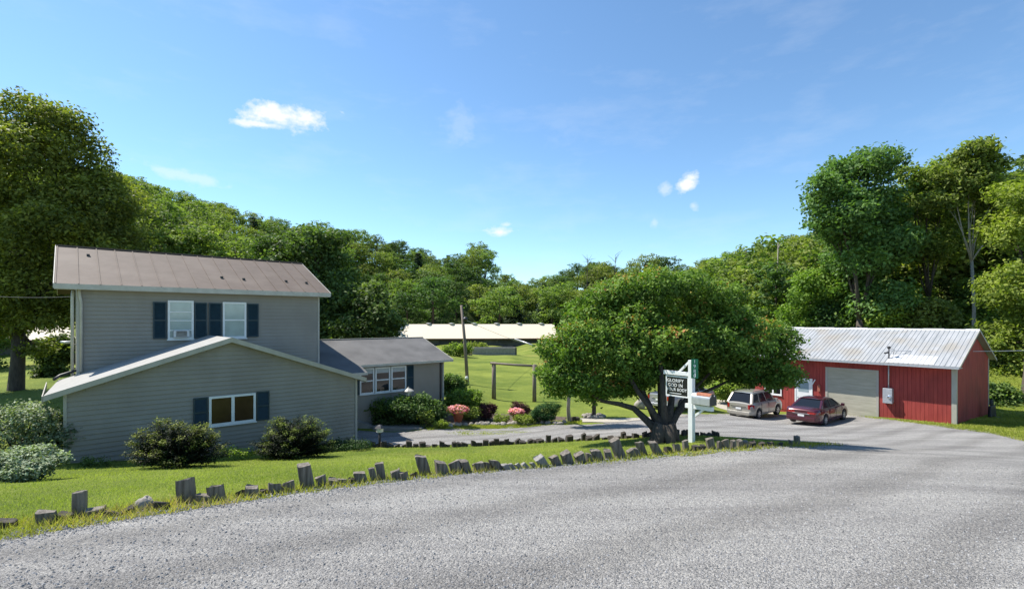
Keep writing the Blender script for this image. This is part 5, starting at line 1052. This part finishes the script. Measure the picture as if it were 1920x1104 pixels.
def yew(px, py, wpx, hpx, seed, label, n=9):
    p = hit(px, py); s = p.y/F; w = wpx*s; h = hpx*s; t = thing('yew_bush', label, 'shrub', p); r_ = random.Random(seed); rng = np.random.default_rng(seed); Cc, Nr, Tt = [], [], []; mb = MB()
    for k in range(150):
        a = r_.uniform(0, 6.28); el = r_.uniform(.12, 1.25); L_ = r_.uniform(.8, 1.08); d = Vector((math.cos(a)*math.cos(el)*w*.52, math.sin(a)*math.cos(el)*w*.30, math.sin(el)*h*.95+h*.05))*L_
        pts = [Vector((0, 0, 0)), d*.5+Vector((0, 0, h*.05)), d]; mb.tube([pts[0], pts[1], pts[2]], [.018, .012, .004], 4)
        m = 190; f = rng.uniform(.25, 1.06, m)**.7; base = np.array(d)*f[:, None]; sp = (.16-.10*f)[:, None]*np.array([1, .9, .55])
        Cc.append(base+rng.normal(size=(m, 3))*sp); Nr.append(norm(np.tile([0, 0, 1.], (m, 1))+rng.normal(size=(m, 3))*.6+np.array(d.normalized())*.3)); Tt.append(np.clip(.02+.9*np.clip((f-.84)/.2, 0, 1)*r_.uniform(0, 1.1)*(.35+.65*min(1, d.z/h*1.3))+rng.normal(size=m)*.06, 0, 1))
    c = np.concatenate(Cc); c[:, 2] = np.maximum(c[:, 2], .01); v = leaf_quads(c, np.concatenate(Nr), .062, rng, .4)
    link_mesh('foliage', np_mesh('foliage', v, 4, M['leaf_yew'], np.concatenate(Tt)), t); mb.build('stems', M['bark'], t)
yew(333, 876, 176, 90, 51, 'larger dark spreading yew bush with yellow tips left of the front window')
yew(551, 858, 145, 76, 52, 'smaller dark yew bush with yellow tips right of the front window')
shrub('weed_clump', 'low leafy weeds at the foot of the wall between the two yews', 445, 862, 60, 26, 'leaf_light', .07, 700, 53, cat='weeds', lumps=3, twig=False)
shrub('weed_clump', 'dark low ground cover at the right front corner of the house', 655, 843, 110, 18, 'leaf_box', .07, 3000, 54, cat='weeds', lumps=4, twig=False)
shrub('weed_clump', 'small weeds against the wall at the left house corner', 175, 874, 60, 16, 'leaf_dark', .06, 700, 55, cat='weeds', lumps=3, twig=False)
shrub('silver_bush', 'pale silvery-green bush sprawling over the lawn at the far left', 45, 902, 150, 62, 'leaf_silver', .075, 12000, 56, cluster=.12, up=.8)
shrub('silver_bush', 'tall grey-green variegated bush beside the left house corner', 40, 862, 190, 118, 'leaf_silver', .09, 17000, 57, cluster=.16, up=.7, Y=14.9, depth=2.2, tb=-.22)
shrub('leafy_shrub', 'dark shrub tucked between the variegated bush and the left house wall', 98, 866, 50, 100, 'leaf_dark', .09, 5000, 58, Y=15.6, depth=1.2)
# garden bed
bed = densify(hp([(700,803),(790,803),(830,800),(930,796),(1060,793),(1062,783),(960,776),(880,770),(830,766),(700,786)]), .5, .1, 8)
patch('flower_bed', [Vector(p) for p in bed], M['soil'], .03, .6)
for a in [('leafy_shrub','big dark leafy shrub growing round the garden lamp post',775,797,120,58,'leaf_dark',.15,9000,60),
    ('leafy_shrub','airy pale shrub left of the garden lamp under the wing windows',712,797,66,56,'leaf_light',.12,2600,61),
    ('leafy_shrub','dark pointed shrub by the right corner of the wing',812,794,56,46,'leaf_dark',.14,3000,62),
    ('leafy_shrub','light green mounded shrub just right of the wing corner',868,776,76,50,'leaf_light',.15,6500,63),
    ('leafy_shrub','dark round shrub behind the mounded one at the field edge',852,752,46,56,'leaf_dark',.17,4000,64),
    ('barberry_bush','rounded burgundy bush just right of the larger petunia pot',911,787,46,34,'leaf_burgundy',.09,7000,65),
    ('barberry_bush','spreading burgundy bush behind the smaller petunia pot',975,785,40,34,'leaf_burgundy',.09,4500,66),
    ('boxwood_bush','clipped dark green dome at the right end of the flower bed',1022,794,58,42,'leaf_box',.06,15000,67),
    ('perennial_clump','feathery green perennials before the clipped dome',985,797,50,20,'leaf_light',.09,2400,68),
    ('perennial_clump','yellow-green low clump left of the larger petunia pot',826,803,34,14,'leaf_light',.08,1500,69),
    ('perennial_clump','mixed green perennials with small blooms by the step',800,801,34,36,'leaf_oak',.10,2000,70),
    ('perennial_clump','dark low foliage along the top of the patio step',735,800,80,20,'leaf_dark',.12,2600,71),
    ('perennial_clump','tall green flower stems behind the larger petunia pot',880,790,40,30,'leaf_oak',.10,1800,72),
    ('perennial_clump','green sprawling plant between the two petunia pots',940,793,34,18,'leaf_light',.09,1200,73)]:
    shrub(*a[:8], a[8], a[9], lumps=4, cat='shrub' if 'perennial' not in a[0] else 'plant')
for i, (px, py, lab) in enumerate([(700,790,'white blossoms in the shade at the left of the garden bed'),(783,793,'white and cream blossoms beside the garden lamp')]):
    shrub('blossom_clump', lab, px, py, 44, 24, 'petal_white', .09, 110, 80+i, cat='flowers', lumps=2, twig=False)
for i, (px, py, wp, lab) in enumerate([(859,797,42,'larger terracotta pot overflowing with pink petunias'),(968,794,30,'smaller pot of pink petunias before the burgundy bush')]):
    p = hit(px, py); s = p.y/F; t_ = thing('petunia_pot', lab, 'flower pot', p); w = wp*s; z0 = .16
    MB().lathe([(w*.15, z0), (w*.26, z0+.38*w), (w*.29, z0+.38*w), (w*.29, z0+.44*w), (w*.24, z0+.44*w)], 18).build('pot', M['terracotta'], t_)
    mb = MB(); 
    for k in range(3): a = 6.28*k/3; mb.tube([(math.cos(a)*w*.2, math.sin(a)*w*.2, 0), (math.cos(a)*w*.12, math.sin(a)*w*.12, z0+.02)], .015, 5)
    mb.build('pot_stand', M['darkmetal'], t_)
    for nm, mt, nn, lf, dz_ in (('leaves', 'leaf_light', 700, .07, -.02), ('blooms', 'petal_pink', 900, .075, .05)):
        v, ti = foliage([(0, 0, z0+.52*w+dz_, w*.48, w*.42, w*.2)], nn, lf, 90+i, .05, inner=.75, aspect=.9, per=3); link_mesh(nm, np_mesh(nm, v, 4, M[mt], ti), t_)
for i in range(26):
    px = 800+i*10.4+random.uniform(-2, 2); p = hit(px, 800-(px-800)*.02+random.uniform(-1, 1)); mb = MB().rock((0, 0, .05), (random.uniform(.13, .26), .16, random.uniform(.09, .17)), 400+i)
    tag(mb.build('edging_stone', M['stone'], loc=p), 'rough brown stone in the low edging of the flower bed', 'stone', 'stones edging the flower bed')
for i, (px, py, w_) in enumerate([(1075,791,9),(1083,791,8)]): stub(px, py, 10, w_, 0, 'timberdark', 'tree_stump', 'dark stump block at the foot of the small round tree', seed=500+i, grp='stump blocks by the small round tree')['category'] = 'stump'
p = hit(1200, 766); tag(MB().rock((0, 0, .25), (.35, .3, .4), 77).build('boulder', M['stone'], loc=p), 'weathered boulder on the grass seen past the maple limbs', 'boulder')
# garden lamp
p = hit(766, 797); s = p.y/F; t_ = thing('garden_lamp', 'brown garden lamp post with pale pagoda lantern among the shrubs', 'lamp post', p); h = 70*s
MB().box(-.09, .09, -.09, .09, -.1, h-.42).build('post', M['rust'], t_, bevel=.01)
MB().lathe([(.10, h-.42), (.15, h-.38), (.15, h-.16), (.12, h-.14)], 4, smooth=False).build('lantern_glass', M['pathlamp'], t_)
MB().lathe([(.30, h-.16), (.26, h-.12), (.12, h-.04), (.05, h), (.03, h+.06)], 8, smooth=False).build('lantern_roof', M['trim'], t_)
# lantern post by the drive
p = hit(712, 838); s = p.y/F; t_ = thing('lantern_post', 'dark short post topped by a small house-shaped lantern at the driveway corner', 'lamp post', p); h = 42*s
MB().tube([(0, 0, -.1), (0, 0, h*.66)], .05, 8).build('post', M['darkmetal'], t_); MB().lathe([(.10, h*.66), (.14, h*.68), (.14, h*.84), (.10, h*.86)], 6, smooth=False).build('lantern_body', M['pathlamp'], t_); MB().lathe([(.2, h*.85), (.1, h*.96), (.02, h)], 6, smooth=False).build('lantern_roof', M['darkmetal'], t_)
p = hit(684, 795); t_ = thing('path_light', 'white globe path light against the shaded wing wall', 'lamp', p); MB().tube([(0, 0, 0), (0, 0, .35)], .02, 6).build('stake', M['darkmetal'], t_); MB().lathe([(.03, .35), (.12, .42), (.13, .5), (.06, .58)], 12).build('globe', M['white'], t_)
# bushes at field edges
shrub('field_bush', 'bright green bush in front of the bunker wall in the field', 860, 668, 60, 26, 'leaf_light', .35, 2600, 81, lumps=4)
shrub('field_bush', 'bright green weeds growing over the bunker wall', 893, 663, 46, 22, 'leaf_light', .35, 2000, 82, lumps=4)
shrub('field_bush', 'sunlit leafy bushes on the bank left of the parked SUV', 1368, 757, 70, 48, 'leaf_light', .2, 6000, 83, lumps=6)
shrub('field_bush', 'dark hedge bush between the maple and the left end of the garage', 1400, 742, 60, 70, 'leaf_dark', .25, 5000, 84, lumps=5)
